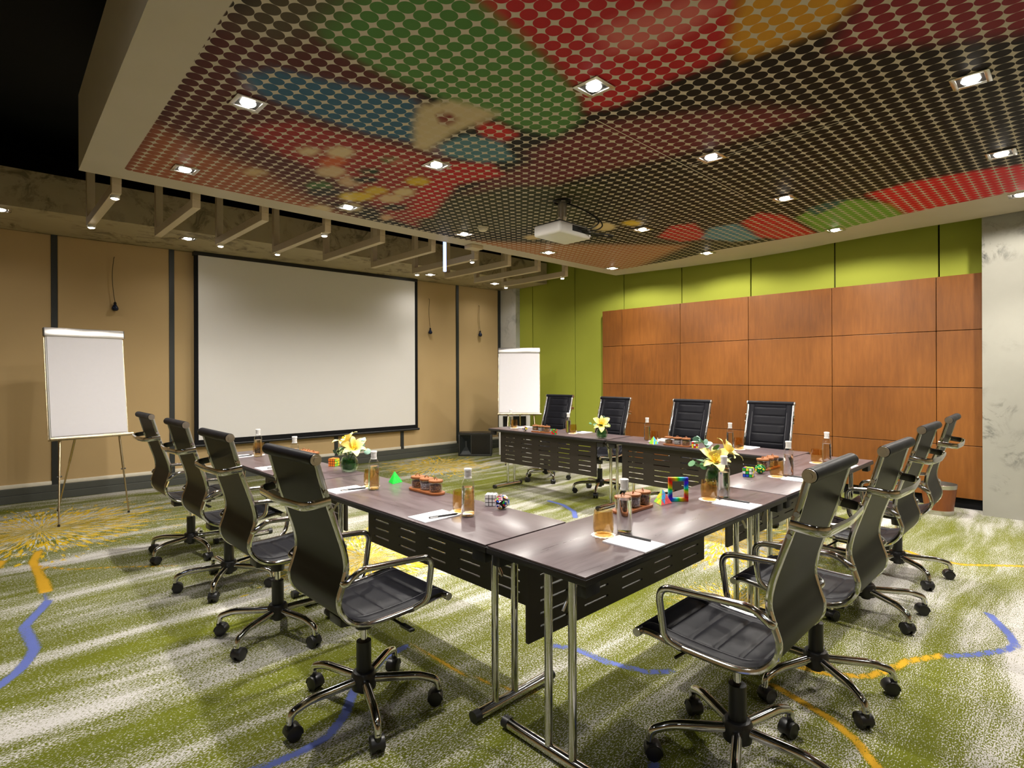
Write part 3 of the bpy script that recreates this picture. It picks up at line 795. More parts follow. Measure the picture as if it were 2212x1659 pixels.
# added unseen fill lamps under the black slab, to cool the left fascia
for v in (-3.2, -1.0, 1.2):
    e = empty('ceiling_downlight', (-2.7, v, 3.95)); tag(e, 'added fill lamp, a black can under the black slab, left of the picture', 'ceiling light', 'added fill lamps over the left aisle')
    MB().lathe([(0.055, -0.16), (0.06, -0.16), (0.06, 0.0), (0, 0.0)], 20).build('can', 'black_plastic', e)
    MB().lathe([(0, -0.15), (0.054, -0.152), (0.0545, -0.10)], 20).build('lamp', 'lamp', e)
    spot(e, (0, 0, -0.17), 22.0, 150, 0.8, (0.92, 0.96, 1.0))

# ------------------------------------------------------------------ frames hung in the gap
BARS = [(-0.63, 'NF'), (-0.07, ''), (0.50, 'F'), (1.11, 'NF'), (1.73, ''), (2.40, ''), (3.05, 'NF'), (3.62, ''), (4.19, ''), (4.77, 'NF')]
ORD = ['leftmost', 'second from left', 'third from left', 'fourth from left', 'fifth from left', 'fifth from right', 'fourth from right', 'third from right', 'second from right', 'rightmost']
h = 0.032
for k, (u, lamps) in enumerate(BARS):
    e = empty('ceiling_bracket', (u, 4.8, 2.84))
    tag(e, 'beige U-shaped bracket hanging beside the printed ceiling, ' + ORD[k], 'ceiling bracket', 'U-shaped brackets between ceiling and beam')
    MB().box((-h, -0.68, 0), (h, 0.68, 0.075)).build('crossbar', 'frame_paint', e, bevel=0.003, smooth=0)
    for y in (-0.65, 0.65):
        MB().box((-h, y - h, 0.0752), (h, y + h, 1.11)).build('post', 'frame_paint', e, bevel=0.003, smooth=0)
    for c in lamps:
        y = -0.60 if c == 'N' else 0.60
        lb = MB().lathe([(0, -0.032), (0.020, -0.030), (0.026, -0.020), (0.026, 0.0)], 14, c=(0, y, 0), mi=1)
        lb.lathe([(0.026, -0.024), (0.032, -0.024), (0.032, 0.0)], 14, c=(0, y, 0), mi=0)
        lb.build('spotlight', ['white_plastic', 'lamp_warm'], e)
        spot(e, (0, y, -0.045), 1.5, 120, rad=0.02)

led = MB().box((-0.018, -0.012, 0), (0.018, 0.012, 0.40)).build('led_tube', 'led_blue', None, loc=(2.66, 4.25, 2.66), bevel=0.005)
tag(led, 'glowing blue vertical light tube among the hanging brackets', 'light tube')
MB().box((-0.022, -0.016, 0.401), (0.022, 0.016, 1.289)).build('hanger', 'dark_metal', led, smooth=0)
sb = MB().box((-0.09, -0.07, -0.045), (0.09, 0.07, 0.0)).build('wall_box', 'frame_paint', None, loc=(2.85, 3.93, ZC), bevel=0.006)
sb.name = 'ceiling_junction_box'
tag(sb, 'small flat beige box under the front border of the printed ceiling', 'ceiling box')
sd = empty('smoke_detector', (2.384, 3.234, ZC)); tag(sd, 'beige round smoke detector on the printed ceiling', 'smoke detector')
MB().lathe([(0.055, -0.012), (0.060, -0.008), (0.060, 0)], 24).build('base', 'plaster', sd)
MB().lathe([(0, -0.045), (0.025, -0.044), (0.042, -0.034), (0.05, -0.0125)], 24).build('dome', 'plaster', sd)

# ------------------------------------------------------------------ projection screen
scr = empty('projection_screen', (0, 7.14, 0), WA)
tag(scr, 'large white projection screen with black border on the beige wall', 'projection screen')
y0, y1 = -0.115, -0.095
x0, x1, z0, z1 = 0.705, 3.99, 0.565, 3.0
MB().box((x0, y0 + 0.006, z0), (x1, y1, z1)).build('screen_surface', 'screen_white', scr, smooth=0)
MB().box((x0 - 0.05, y0, z0), (x0 - 0.0005, y1, z1)).build('side_border', 'black_paint', scr, smooth=0)
MB().box((x1 + 0.0005, y0, z0), (x1 + 0.05, y1, z1)).build('side_border', 'black_paint', scr, smooth=0)
MB().box((x0 - 0.05, y0, z0 - 0.055), (x1 + 0.05, y1, z0 - 0.0005)).build('bottom_border', 'black_paint', scr, smooth=0)
MB().tube([(x0 - 0.07, y1 - 0.008, z0 - 0.075), (x1 + 0.08, y1 - 0.008, z0 - 0.075)], 0.020, 12).build('weight_bar', 'black_plastic', scr)
MB().box((x0 - 0.05, y0 - 0.006, z1 + 0.0005), (x1 + 0.05, -0.014, z1 + 0.046)).build('top_case', 'black_plastic', scr, smooth=0)

# ------------------------------------------------------------------ bulb ornaments on the beige wall
for k, (x, zc, zb, lb) in enumerate(((-0.185, 2.873, 2.205, 'dark bulb on thin wavy cord hanging above the left flip chart'),
                                     (4.335, 2.755, 2.125, 'dark bulb on thin wavy cord hanging just right of the screen'),
                                     (5.44, 2.72, 2.13, 'dark bulb on thin wavy cord hanging nearest the concrete column'))):
    e = empty('hanging_bulb', (x, 7.14 - 0.052 * x, zb), WA); tag(e, lb, 'bulb', 'bulbs hanging on the beige wall')
    hb_ = zc - zb
    MB().lathe([(0, 0.0), (0.022, 0.004), (0.036, 0.020), (0.037, 0.034), (0.028, 0.056), (0.016, 0.078), (0.014, 0.0815)], 18, c=(0, -0.045, 0)).build('bulb', 'bulb_navy', e)
    MB().lathe([(0.015, 0.082), (0.016, 0.100), (0.008, 0.112), (0, 0.113)], 14, c=(0, -0.045, 0)).build('socket', 'dark_metal', e)
    cz = hb_ - 0.113
    pts = [(0, -0.045, 0.112), (-0.012, -0.045, 0.112 + cz * 0.15), (-0.024, -0.045, 0.112 + cz * 0.4), (-0.026, -0.045, 0.112 + cz * 0.65), (-0.012, -0.04, 0.112 + cz * 0.93), (0.0, 0.002, 0.112 + cz)]
    MB().tube(catmull(pts, 5), 0.0035, 6).build('cord', 'cord', e)

# ------------------------------------------------------------------ folding tables
TL, TW, TH = 1.77, 0.495, 0.745
def make_table():
    e = empty('folding_table')
    MB().box((-TL / 2 + 0.004, -TW / 2 + 0.004, TH - 0.008), (TL / 2 - 0.004, TW / 2 - 0.004, TH)).build('table_top', 'tabletop', e, bevel=0.002)
    MB().box((-TL / 2, -TW / 2, TH - 0.032), (TL / 2, TW / 2, TH - 0.0082)).build('edge_band', 'table_edge', e, bevel=0.004)
    for sx in (-1, 1):
        x = sx * (TL / 2 - 0.09)
        MB().tube([(x, -0.205, 0.024), (x, 0.205, 0.024)], 0.022, 14, ry=0.024).build('foot', 'chrome', e)
        for yy in (-0.222, 0.222):
            MB().tube([(x, yy - 0.016, 0.024), (x, yy + 0.016, 0.024)], 0.0235, 14, ry=0.0255).build('foot_cap', 'black_plastic', e)
        for yy in (-0.115, 0.0):
            MB().tube([(x, yy, 0.040), (x, yy, 0.690)], 0.0155, 16).build('leg', 'chrome', e)
        MB().box((x - 0.014, -0.19, 0.690), (x + 0.014, 0.20, 0.7125)).build('support_bar', 'steel', e, bevel=0.003)
        xi = sx * (TL / 2 - 0.06)
        MB().box((xi - 0.04, -TW / 2 + 0.015, 0.665), (xi + 0.04, -TW / 2 + 0.055, 0.7125)).build('edge_clip', 'black_plastic', e, bevel=0.004)
        MB().box((xi - 0.04, TW / 2 - 0.055, 0.665), (xi + 0.04, TW / 2 - 0.015, 0.7125)).build('edge_clip', 'black_plastic', e, bevel=0.004)
        br = bez((x - sx * 0.012, -0.06, 0.55), (x - sx * 0.05, -0.06, 0.62), (x - sx * 0.12, -0.06, 0.62), (x - sx * 0.16, -0.06, 0.71), 8)
        MB().tube(br, 0.006, 8).build('brace', 'steel', e)
    # modesty panel: solid bands with real slots between them
    pb = MB()
    X, zt, zb, ya, yb = 0.735, 0.705, 0.335, TW / 2 - 0.085, TW / 2 - 0.069
    rows = [0.385 + 0.052 * k for k in range(6)]
    hs, sl, pitch = 0.0045, 0.088, 0.288
    cuts = [zb] + [c for r in rows for c in (r - hs, r + hs)] + [zt]
    for k in range(0, len(cuts), 2): pb.box((-X, ya, cuts[k]), (X, yb, cuts[k + 1]))
    cen = [(j - 2) * pitch for j in range(5)]
    xs = [-X] + [c for q in cen for c in (q - sl, q + sl)] + [X]
    for r in rows:
        for k in range(0, len(xs), 2): pb.box((xs[k], ya, r - hs), (xs[k + 1], yb, r + hs))
    pb.build('modesty_panel', 'panel_dark', e, smooth=0)
    return e
table0 = make_table()
TABLES = [((TL / 2, TW / 2), 0.0, 'dark folding table nearest the camera, carrying rainbow frame and tray'),
          ((TL * 1.5 + 0.004, TW / 2), 0.0, 'dark folding table at the far right, behind the tall lily vase and scrambled cube'),
          ((TW / 2, TW + TL / 2 + 0.004), -PI / 2, 'dark folding table at left centre, carrying the green pyramid'),
          ((TW / 2, TW + TL * 1.5 + 0.010), -PI / 2, 'dark folding table reaching toward the screen, carrying the left lily vase'),
          ((3.19 + TW / 2, TW + TL / 2 + 0.004), PI / 2, 'dark folding table at the back in front of the wood panelling'),
          ((3.19 + TW / 2, TW + TL * 1.5 + 0.030), PI / 2, 'dark folding table at the back nearest the far flip chart')]
for k, ((u, v), rz, lb) in enumerate(TABLES):
    o = table0 if k == 0 else copy_tree(table0)
    o.location = (u, v, 0); o.rotation_euler = (0, 0, rz)
    tag(o, lb, 'table', 'folding tables of the U-shaped layout')

# ------------------------------------------------------------------ conference chairs
def make_chair():
    e = empty('conference_chair')
    prof = [(0.278, 0.462), (0.235, 0.474), (0.12, 0.462), (-0.02, 0.456), (-0.105, 0.460), (-0.168, 0.484), (-0.210, 0.530), (-0.222, 0.580), (-0.207, 0.632),
            (-0.192, 0.690), (-0.200, 0.755), (-0.226, 0.840), (-0.266, 0.960), (-0.307, 1.107)]
    path = catmull([(x, 0, z) for x, z in prof], 16)
    nrm = []
    for i in range(len(path)):
        t = (path[min(i + 1, len(path) - 1)] - path[max(i - 1, 0)]).normalized()
        nrm.append(Vector((t.z, 0, -t.x)))                      # towards the sitter
    ln = [0.0]
    for a, b in zip(path, path[1:]): ln.append(ln[-1] + (b - a).length)
    split = min(range(len(path)), key=lambda i: abs(ln[i] - 0.47))
    HW = 0.205
    def sheet(i0, i1, name):
        mb = MB()
        ys = [-HW, -HW + 0.012, -0.16, -0.152, -0.145, -0.07, 0, 0.07, 0.145, 0.152, 0.16, HW - 0.012, HW]
        idx = list(range(i0, i1 + 1))
        for side in (0, 1):
            vs = []
            for i in idx:
                rib = 1 - math.exp(-(((ln[i] + 0.045) % 0.09 - 0.045) / 0.006) ** 2)
                for y in ys:
                    edge = min(1.0, (HW - abs(y)) / 0.012)
                    bol = 0.009 if abs(y) >= 0.158 else (0.003 if 0.148 < abs(y) < 0.158 else 0.003 + 0.006 * rib)
                    off = (0.004 + bol * edge) if side == 0 else -0.006
                    vs.append(path[i] + nrm[i] * off + Vector((0, y, 0)))
            c = len(ys)
            fs = [(a * c + b, a * c + b + 1, (a + 1) * c + b + 1, (a + 1) * c + b) for a in range(len(idx) - 1) for b in range(c - 1)]
            mb.add(vs, fs, side)
        c, m = len(ys), len(idx)
        o = m * c
        rim = [k for k in range(c)] + [a * c + c - 1 for a in range(1, m)] + [(m - 1) * c + k for k in range(c - 2, -1, -1)] + [a * c for a in range(m - 2, 0, -1)]
        for a, b in zip(rim, rim[1:] + rim[:1]):
            mb.f.append((a, b, o + b, o + a)); mb.mi.append(1)
        return mb.build(name, ['leather', 'leather_back'], e, smooth=50)
    seat = sheet(1, split, 'seat')
    bk = sheet(split, len(path) - 2, 'backrest')
    for part, i0, i1 in ((seat, 8, split - 16), (bk, split + 12, len(path) - 10)):
        for y in (-0.166, 0.166):
            MB().tube([path[i] + nrm[i] * 0.0145 + Vector((0, y, 0)) for i in range(i0, i1 + 1)], 0.0009, 5).build('stitching', 'thread', part)
    for y in (-0.217, 0.217):
        MB().tube([p + Vector((0, y, 0)) for p in path], 0.0125, 10, upv=(0, 1, 0), ry=0.011).build('side_rail', 'chrome', e)
    top, fr = path[-1], path[0]
    MB().tube([(top.x - 0.006, -0.222, top.z + 0.006), (top.x - 0.006, 0.222, top.z + 0.006)], 0.0225, 18).build('head_roll', 'leather', e)
    MB().tube([(fr.x, -0.222, fr.z), (fr.x, 0.222, fr.z)], 0.016, 14).build('front_roll', 'leather', e)
    for y in (-1, 1):
        c = MB().tube([(top.x - 0.006, y * 0.2225, top.z + 0.006), (top.x - 0.006, y * 0.231, top.z + 0.006)], 0.0205, 18)
        c.tube([(top.x - 0.006, y * 0.2312, top.z + 0.006), (top.x - 0.006, y * 0.234, top.z + 0.006)], 0.010, 12)
        c.build('roll_cap', 'steel', e)
        MB().tube([(fr.x, y * 0.2225, fr.z), (fr.x, y * 0.230, fr.z)], 0.0155, 14).build('roll_cap', 'steel', e)
    hz, hx = 0.960, -0.268
    hp = fillet([(hx + 0.01, -0.229, hz), (hx - 0.085, -0.222, hz - 0.012), (hx - 0.098, 0, hz - 0.014), (hx - 0.085, 0.222, hz - 0.012), (hx + 0.01, 0.229, hz)], 0.05, 6)
    MB().tube(hp, 0.0165, 10, ry=0.0045).build('back_handle', 'chrome', e)
    for y in (-1, 1):
        for dz in (-0.035, 0.035):
            MB().tube([(hx - dz * 0.30, y * 0.212, hz + dz), (hx - dz * 0.30, y * 0.236, hz + dz)], 0.008, 10).build('bolt', 'chrome', e)
        arm = fillet([(-0.206, y * 0.218, 0.640), (-0.212, y * 0.248, 0.644), (-0.155, y * 0.252, 0.688), (0.175, y * 0.252, 0.668), (0.150, y * 0.252, 0.490), (0.105, y * 0.222, 0.462)], 0.055, 7)
        MB().tube(arm, 0.0125, 12).build('armrest', 'chrome', e)
    MB().box((-0.06, -0.205, 0.436), (-0.03, 0.205, 0.447)).box((0.09, -0.205, 0.438), (0.12, 0.205, 0.449)).build('seat_crossbar', 'dark_metal', e, bevel=0.003)
    mech = MB().prism([(-0.13, -0.05), (0.02, -0.09), (0.13, -0.07), (0.13, 0.07), (0.02, 0.09), (-0.13, 0.05)], 0.397, 0.435)
    mech.lathe([(0.035, 0.347), (0.038, 0.397)], 16)
    mech.build('tilt_mechanism', 'black_plastic', e, bevel=0.005)
    lev = MB().tube([(0.05, -0.07, 0.412), (0.06, -0.20, 0.402)], 0.0055, 8)
    lev.cbox((0.062, -0.235, 0.400), (0.022, 0.075, 0.009))
    lev.tube([(0.12, 0.05, 0.41), (0.16, 0.16, 0.385)], 0.0055, 8)
    lev.build('lever', 'black_plastic', e)
    MB().tube([(0.17, 0.0, 0.414), (0.131, 0.0, 0.414)], 0.015, 12).build('tension_knob', 'black_plastic', e)
    MB().lathe([(0.0135, 0.290), (0.0135, 0.348)], 16).build('piston', 'chrome', e)
    MB().lathe([(0, 0.075), (0.024, 0.075), (0.026, 0.095), (0.031, 0.115), (0.031, 0.290), (0.026, 0.2905), (0.0136, 0.2907)], 20).build('gas_column', 'black_plastic', e)
    MB().lathe([(0.032, 0.088), (0.050, 0.093), (0.052, 0.150), (0.044, 0.163), (0.0315, 0.165)], 24).build('hub', 'black_plastic', e)
    lp = fillet([(0.046, 0, 0.130), (0.235, 0, 0.128), (0.306, 0, 0.105), (0.313, 0, 0.066)], 0.05, 6)
    nl = len(lp)
    legm = MB().tube(lp, [0.0185 - 0.004 * i / (nl - 1) for i in range(nl)], 12, ry=None).mesh('leg', 'chrome')
    cm = MB()
    for y in (-0.016, 0.016):
        cm.tube([(0.300, y - 0.009, 0.029), (0.300, y + 0.009, 0.029)], 0.0285, 16)
    hood = [(0.300 + 0.033 * math.cos(a), 0.030 + 0.033 * math.sin(a)) for a in [math.radians(k) for k in range(-5, 196, 20)]]
    hood += [(0.300 + 0.027 * math.cos(a), 0.030 + 0.027 * math.sin(a)) for a in [math.radians(k) for k in range(195, -6, -20)]]
    Rm = Matrix(((1, 0, 0), (0, 0, 1), (0, 1, 0))).to_4x4()
    cm.prism(hood, -0.0265, 0.0265, mat=Rm)
    cm.tube([(0.313, 0, 0.045), (0.313, 0, 0.080)], 0.0135, 10)
    cm = cm.mesh('caster', 'black_plastic', bevel=0.0025)
    for k in range(5):
        l = link('leg', legm, e, rz=k * 2 * PI / 5)
        link('caster', cm, l)
    return e
chair0 = make_chair()
CHAIRS = [  # u, v, facing (deg), base turn (deg), label
 (-0.255, 0.991, 0, 34, 'black leather chair in left foreground, beside the near end of the table row'),
 (-0.242, 1.951, 0, 68, 'black leather chair in the left row, second from the camera'),
 (-0.197, 2.905, 0, 20, 'black leather chair in the left row, third from the camera'),
 (-0.190, 3.842, 0, 62, 'black leather chair in the left row, farthest, closest to the left flip chart'),
 (0.546, -0.262, 91, 58, 'black leather chair in right foreground, largest in the picture'),
 (1.296, -0.290, 90, 15, 'black leather chair in the right row, second from the camera'),
 (2.377, -0.226, 90, 17, 'black leather chair in the right row, third from the camera'),
 (3.239, -0.212, 92, 8, 'black leather chair in the right row, farthest, in front of the waste bin'),
 (4.097, 3.922, 184, 24, 'black leather chair behind the back table, nearest the far flip chart'),
 (3.935, 2.905, 178, 64, 'black leather chair behind the back table, straight behind the far lily vase'),
 (3.945, 1.895, 178, 40, 'black leather chair behind the back table, second from the right'),
 (4.055, 1.070, 183, 10, 'black leather chair behind the back table, rightmost, against the wood panelling'),
]
for k, (u, v, a, b, lb) in enumerate(CHAIRS):
    o = chair0 if k == 0 else copy_tree(chair0)
    o.location = (u, v, 0); o.rotation_euler = (0, 0, math.radians(a))
    tag(o, lb, 'chair', 'high-back conference chairs round the tables')
    legs = sorted([c for c in o.children if c.name.split('.')[0] == 'leg'], key=lambda c: c.name)
    for j, l in enumerate(legs): l.rotation_euler = (0, 0, math.radians(b - a + 72 * j))

# ------------------------------------------------------------------ flip charts
def flip_chart(label, bl, br, z0, z1, lean, feet, rear):
    """bl, br: lower corners of the board on plan; feet: two front feet; rear: rear foot"""
    A, B = Vector((*bl, 0)), Vector((*br, 0))
    c = (A + B) / 2
    d = (B - A).normalized()
    nb = Vector((-d.y, d.x, 0))                                  # away from the viewer
    e = empty('flip_chart', (c.x, c.y, 0), math.atan2(d.y, d.x))
    tag(e, label, 'flip chart')
    W = (B - A).length / 2
    ln = math.hypot(z1 - z0, lean)
    tilt = -math.atan2(lean, z1 - z0)
    T = Matrix.Translation((0, 0, z0)) @ Matrix.Rotation(tilt, 4, 'X')
    MB().box((-W, 0.0, 0), (W, 0.016, ln), mat=T).build('board', 'white_plastic', e, bevel=0.002)
    MB().box((-W + 0.012, -0.008, 0.02), (W - 0.012, -0.0005, ln - 0.04), mat=T).build('paper_pad', 'paper', e, smooth=0)
    MB().box((-W - 0.008, -0.022, ln - 0.075), (W + 0.008, 0.018, ln + 0.012), mat=T).build('clamp_bar', 'steel', e, bevel=0.004)
    MB().box((-W - 0.012, -0.022, ln - 0.07), (-W - 0.0085, 0.018, ln + 0.008), mat=T).box((W + 0.0085, -0.022, ln - 0.07), (W + 0.012, 0.018, ln + 0.008), mat=T).build('end_cap', 'black_plastic', e)
    MB().box((-W - 0.01, -0.062, -0.022), (W + 0.03, 0.018, -0.010), mat=T).box((-W - 0.01, -0.066, -0.022), (W + 0.03, -0.060, 0.006), mat=T).build('pen_tray', 'brass', e, bevel=0.002)
    for sx in (-1, 1):
        MB().box((sx * W - 0.008, 0.0165, 0), (sx * W + 0.008, 0.030, ln - 0.08), mat=T).build('board_rail', 'brass', e)
    inv = Matrix.Rotation(-math.atan2(d.y, d.x), 3, 'Z')
    def loc(p): q = inv @ (Vector((*p, 0)) - c); return Vector((q.x, q.y, 0.0))
    for k, f in enumerate(feet):
        q = loc(f)
        hi = T @ Vector((q.x * 0.80, 0.030, 0.10))
        mid = hi.lerp(q, 0.5)
        MB().tube([hi, mid], 0.011, 10).build('leg', 'brass', e)
        MB().tube([mid, q + Vector((0, 0, 0.02))], 0.008, 10).build('leg_extension', 'brass', e)
        MB().tube([q + Vector((0, 0, 0.02)), q], 0.011, 10).build('rubber_foot', 'black_plastic', e)
        MB().tube([mid + Vector((-0.02, 0, 0)), mid + Vector((0.02, 0, 0))], 0.007, 8).build('clamp_knob', 'black_plastic', e)
    q = loc(rear)
    hi = T @ Vector((q.x * 0.3, 0.035, 0.35))
    mid = hi.lerp(q, 0.55)
    MB().tube([hi, mid], 0.011, 10).build('leg', 'brass', e)
    MB().tube([mid, q + Vector((0, 0, 0.02))], 0.008, 10).build('leg_extension', 'brass', e)
    MB().tube([q + Vector((0, 0, 0.02)), q], 0.011, 10).build('rubber_foot', 'black_plastic', e)
    return e
flip_chart('flip chart with blank paper at the left in front of the beige wall', (-0.915, 5.72), (-0.275, 5.82), 0.815, 1.875, 0.16, [(-0.862, 5.578), (-0.281, 5.767)], (-0.80, 6.35))
flip_chart('flip chart with blank paper in the far corner by the green wall', (4.56, 5.36), (5.01, 4.89), 0.79, 1.83, 0.16, [(4.52, 5.16), (4.86, 4.80)], (5.25, 5.55))

# ------------------------------------------------------------------ loudspeaker and white shelf
sp_ = empty('loudspeaker', (4.93, 6.36, 0), -PI / 4)
tag(sp_, 'black loudspeaker with exposed horn lying on the floor by the beige wall', 'loudspeaker')
bx = MB()
w_, h_, d_ = 0.29, 0.40, 0.17
t_ = 0.022
bx.box((-w_, -d_ + 0.02, 0), (w_, d_, t_)).box((-w_, -d_ + 0.02, h_ - t_), (w_, d_, h_)).box((-w_, -d_ + 0.02, t_), (-w_ + t_, d_, h_ - t_)).box((w_ - t_, -d_ + 0.02, t_), (w_, d_, h_ - t_)).box((-w_ + t_, -0.02, t_), (w_ - t_, d_, h_ - t_))
bx.build('cabinet', 'black_plastic', sp_, bevel=0.004)
MB().box((-0.065, -d_ + 0.035, t_), (w_ - t_, -d_ + 0.05, h_ - t_)).build('grille', 'dark_metal', sp_, smooth=0)
hn = MB()
a0 = [(-0.262, -d_ + 0.04, 0.03), (-0.07, -d_ + 0.04, 0.03), (-0.07, -d_ + 0.04, 0.37), (-0.262, -d_ + 0.04, 0.37)]
a1 = [(-0.180, -0.03, 0.15), (-0.15, -0.03, 0.15), (-0.15, -0.03, 0.25), (-0.180, -0.03, 0.25)]
hn.add(a0 + a1, [(0, 1, 5, 4), (1, 2, 6, 5), (2, 3, 7, 6), (3, 0, 4, 7), (4, 5, 6, 7)])
hn.build('horn', 'dark_strip', sp_, smooth=0)
fr_ = MB()
for lo, hi in (((-w_ + 0.02, 0.025), (w_ - 0.02, 0.031)), ((-w_ + 0.02, 0.369), (w_ - 0.02, 0.375)), ((-w_ + 0.02, 0.025), (-w_ + 0.026, 0.375)), ((w_ - 0.026, 0.025), (w_ - 0.02, 0.375)), ((-0.07, 0.025), (-0.064, 0.375))):
    fr_.box((lo[0], -d_ + 0.018, lo[1]), (hi[0], -d_ + 0.030, hi[1]))
fr_.build('trim', 'plinth', sp_, smooth=0)

wsx = empty('white_shelf', (5.52, 5.98, 0), -PI / 4)
tag(wsx, 'white open shelf unit standing behind the far flip chart', 'shelf unit')
sw, sd_, sh = 0.24, 0.15, 1.0
for sx in (-1, 1):
    MB().box((sx * sw - 0.035, -sd_, 0), (sx * sw + 0.035, sd_, sh - 0.05)).build('side', 'white_plastic', wsx, bevel=0.004)
MB().box((-sw - 0.05, -sd_ - 0.015, sh - 0.05), (sw + 0.05, sd_, sh)).build('top', 'white_plastic', wsx, bevel=0.006)
MB().box((-sw + 0.035, -sd_ + 0.01, sh - 0.13), (sw - 0.035, -sd_ + 0.03, sh - 0.05)).build('frieze', 'white_plastic', wsx)
for z in (0.12, 0.42, 0.68):
    MB().box((-sw + 0.035, -sd_ + 0.02, z), (sw - 0.035, sd_ - 0.012, z + 0.02)).build('shelf', 'white_plastic', wsx)
MB().box((-sw + 0.035, sd_ - 0.012, 0), (sw - 0.035, sd_, sh - 0.05)).build('back_panel', 'black_plastic', wsx)

# ------------------------------------------------------------------ waste bin
bn = empty('waste_bin', (5.56, -0.10, 0)); tag(bn, 'round wood-effect waste bin with metal rims by the panelling', 'waste bin')
MB().lathe([(0.118, 0.035), (0.148, 0.270)], 32).lathe([(0.1175, 0.035), (0.1475, 0.270)], 32).build('body', 'bin_wood', bn)
MB().lathe([(0, 0.0), (0.120, 0.0), (0.1225, 0.045), (0.119, 0.0455)], 32).build('bottom_rim', 'steel', bn)
MB().lathe([(0.1485, 0.262), (0.1525, 0.300), (0.150, 0.302), (0.1465, 0.262)], 32).build('top_rim', 'steel', bn)
MB().lathe([(0, 0.05), (0.112, 0.05), (0.144, 0.26)], 32).build('liner', 'black_plastic', bn)

# ------------------------------------------------------------------ projector
pj = empty('projector', (2.31, 2.08, ZC)); tag(pj, 'white projector hanging from the dotted ceiling', 'projector')
MB().box((-0.21, -0.155, -0.335), (0.21, 0.155, -0.235)).build('body', 'white_plastic', pj, bevel=0.022, seg=3)
MB().prism([(-0.19, -0.13), (0.19, -0.13), (0.17, 0.13), (-0.17, 0.13)], -0.2349, -0.222).build('top_plate', 'black_plastic', pj, bevel=0.004)
MB().tube([(0.08, 0.145, -0.285), (0.08, 0.185, -0.285)], 0.036, 20).build('lens', 'black_plastic', pj)
MB().tube([(0.08, 0.1855, -0.285), (0.08, 0.188, -0.285)], 0.028, 20).build('lens_glass', 'glass', pj)
pm = MB().lathe([(0.075, -0.018), (0.08, -0.014), (0.08, 0.0)], 24)
pm.build('ceiling_plate', 'black_plastic', pj)
MB().tube([(0, 0, -0.018), (0, 0, -0.150)], 0.040, 18).build('mount_pole', 'steel', pj)
MB().lathe([(0.020, -0.2218), (0.034, -0.165), (0.040, -0.1505)], 18).build('swivel', 'steel', pj)
MB().box((-0.05, -0.158, -0.300), (0.15, -0.1551, -0.250)).build('port_panel', 'black_plastic', pj)
for k, pts in enumerate(([(0.03, -0.02, -0.02), (0.09, -0.10, -0.06), (0.22, -0.20, -0.14), (0.26, -0.24, -0.22), (0.16, -0.22, -0.28), (0.08, -0.157, -0.28)],
                         [(0.02, -0.04, -0.03), (0.12, -0.16, -0.10), (0.18, -0.26, -0.20), (0.10, -0.24, -0.27), (0.05, -0.157, -0.27)],
                         [(0.12, -0.157, -0.285), (0.18, -0.22, -0.30), (0.30, -0.30, -0.305), (0.33, -0.29, -0.315), (0.22, -0.21, -0.31), (0.13, -0.157, -0.295)])):
    MB().tube(catmull(pts, 6), 0.006, 7).build('cable', 'black_plastic', pj)

# ------------------------------------------------------------------ things on the tables
Z = TH
def bottle_meshes():
    # outer and inner wall of the glass, the water, the cap
    out = [(0, 0.0), (0.030, 0.0), (0.0325, 0.004), (0.0335, 0.012), (0.0315, 0.10), (0.0300, 0.150), (0.0270, 0.165), (0.0175, 0.180), (0.0150, 0.186), (0.0150, 0.200)]
    g = MB().lathe(out, 24)
    wtr = MB().lathe([(0, 0.006), (0.028, 0.006), (0.0305, 0.012), (0.0285, 0.10), (0.0275, 0.140), (0, 0.140)], 24)
    cap = MB().lathe([(0, 0.186), (0.0142, 0.1862), (0.0165, 0.190), (0.0165, 0.216), (0.0185, 0.2165), (0.0185, 0.225), (0.016, 0.227), (0, 0.227)], 20)
    ring = MB().lathe([(0.0152, 0.180), (0.0178, 0.180), (0.0178, 0.187), (0.0152, 0.187)], 20)
    return g.mesh('glass_body', 'glass', smooth=40), wtr.mesh('water', 'water', smooth=40), cap.mesh('cap', 'white_plastic', smooth=40), ring.mesh('neck_ring', 'white_plastic')
BTL = bottle_meshes()
GLS = MB().lathe([(0, 0.002), (0.034, 0.0), (0.0395, 0.006), (0.0425, 0.030), (0.0425, 0.064), (0.0385, 0.102), (0.0372, 0.1025), (0.0410, 0.064), (0.0410, 0.030), (0.037, 0.014), (0, 0.012)], 28).mesh('tumbler', 'glass_amber', smooth=40)
cst = []
for k in range(48):
    a = 2 * PI * k / 48
    r = 0.050 + 0.004 * math.cos(16 * a)
    cst.append((r * math.cos(a), r * math.sin(a)))
CST = MB().prism(cst, 0.0, 0.0015).mesh('paper_coaster', 'paper', smooth=0)
PAD = MB().box((-0.071, -0.10, 0.0), (0.071, 0.10, 0.005)).mesh('notepad', 'paper', smooth=0)
PADB = MB().box((-0.0711, 0.092, 0.0002), (0.0711, 0.1002, 0.0054)).mesh('binding', 'white_plastic', smooth=0)
PEN = MB().tube([(0, -0.072, 0.0045), (0, 0.066, 0.0045), (0, 0.074, 0.0045)], [0.0042, 0.0045, 0.002], 10).mesh('barrel', 'black_plastic')
PENC = MB().box((0.0044, -0.068, 0.003), (0.0062, -0.030, 0.006)).mesh('clip', 'steel')
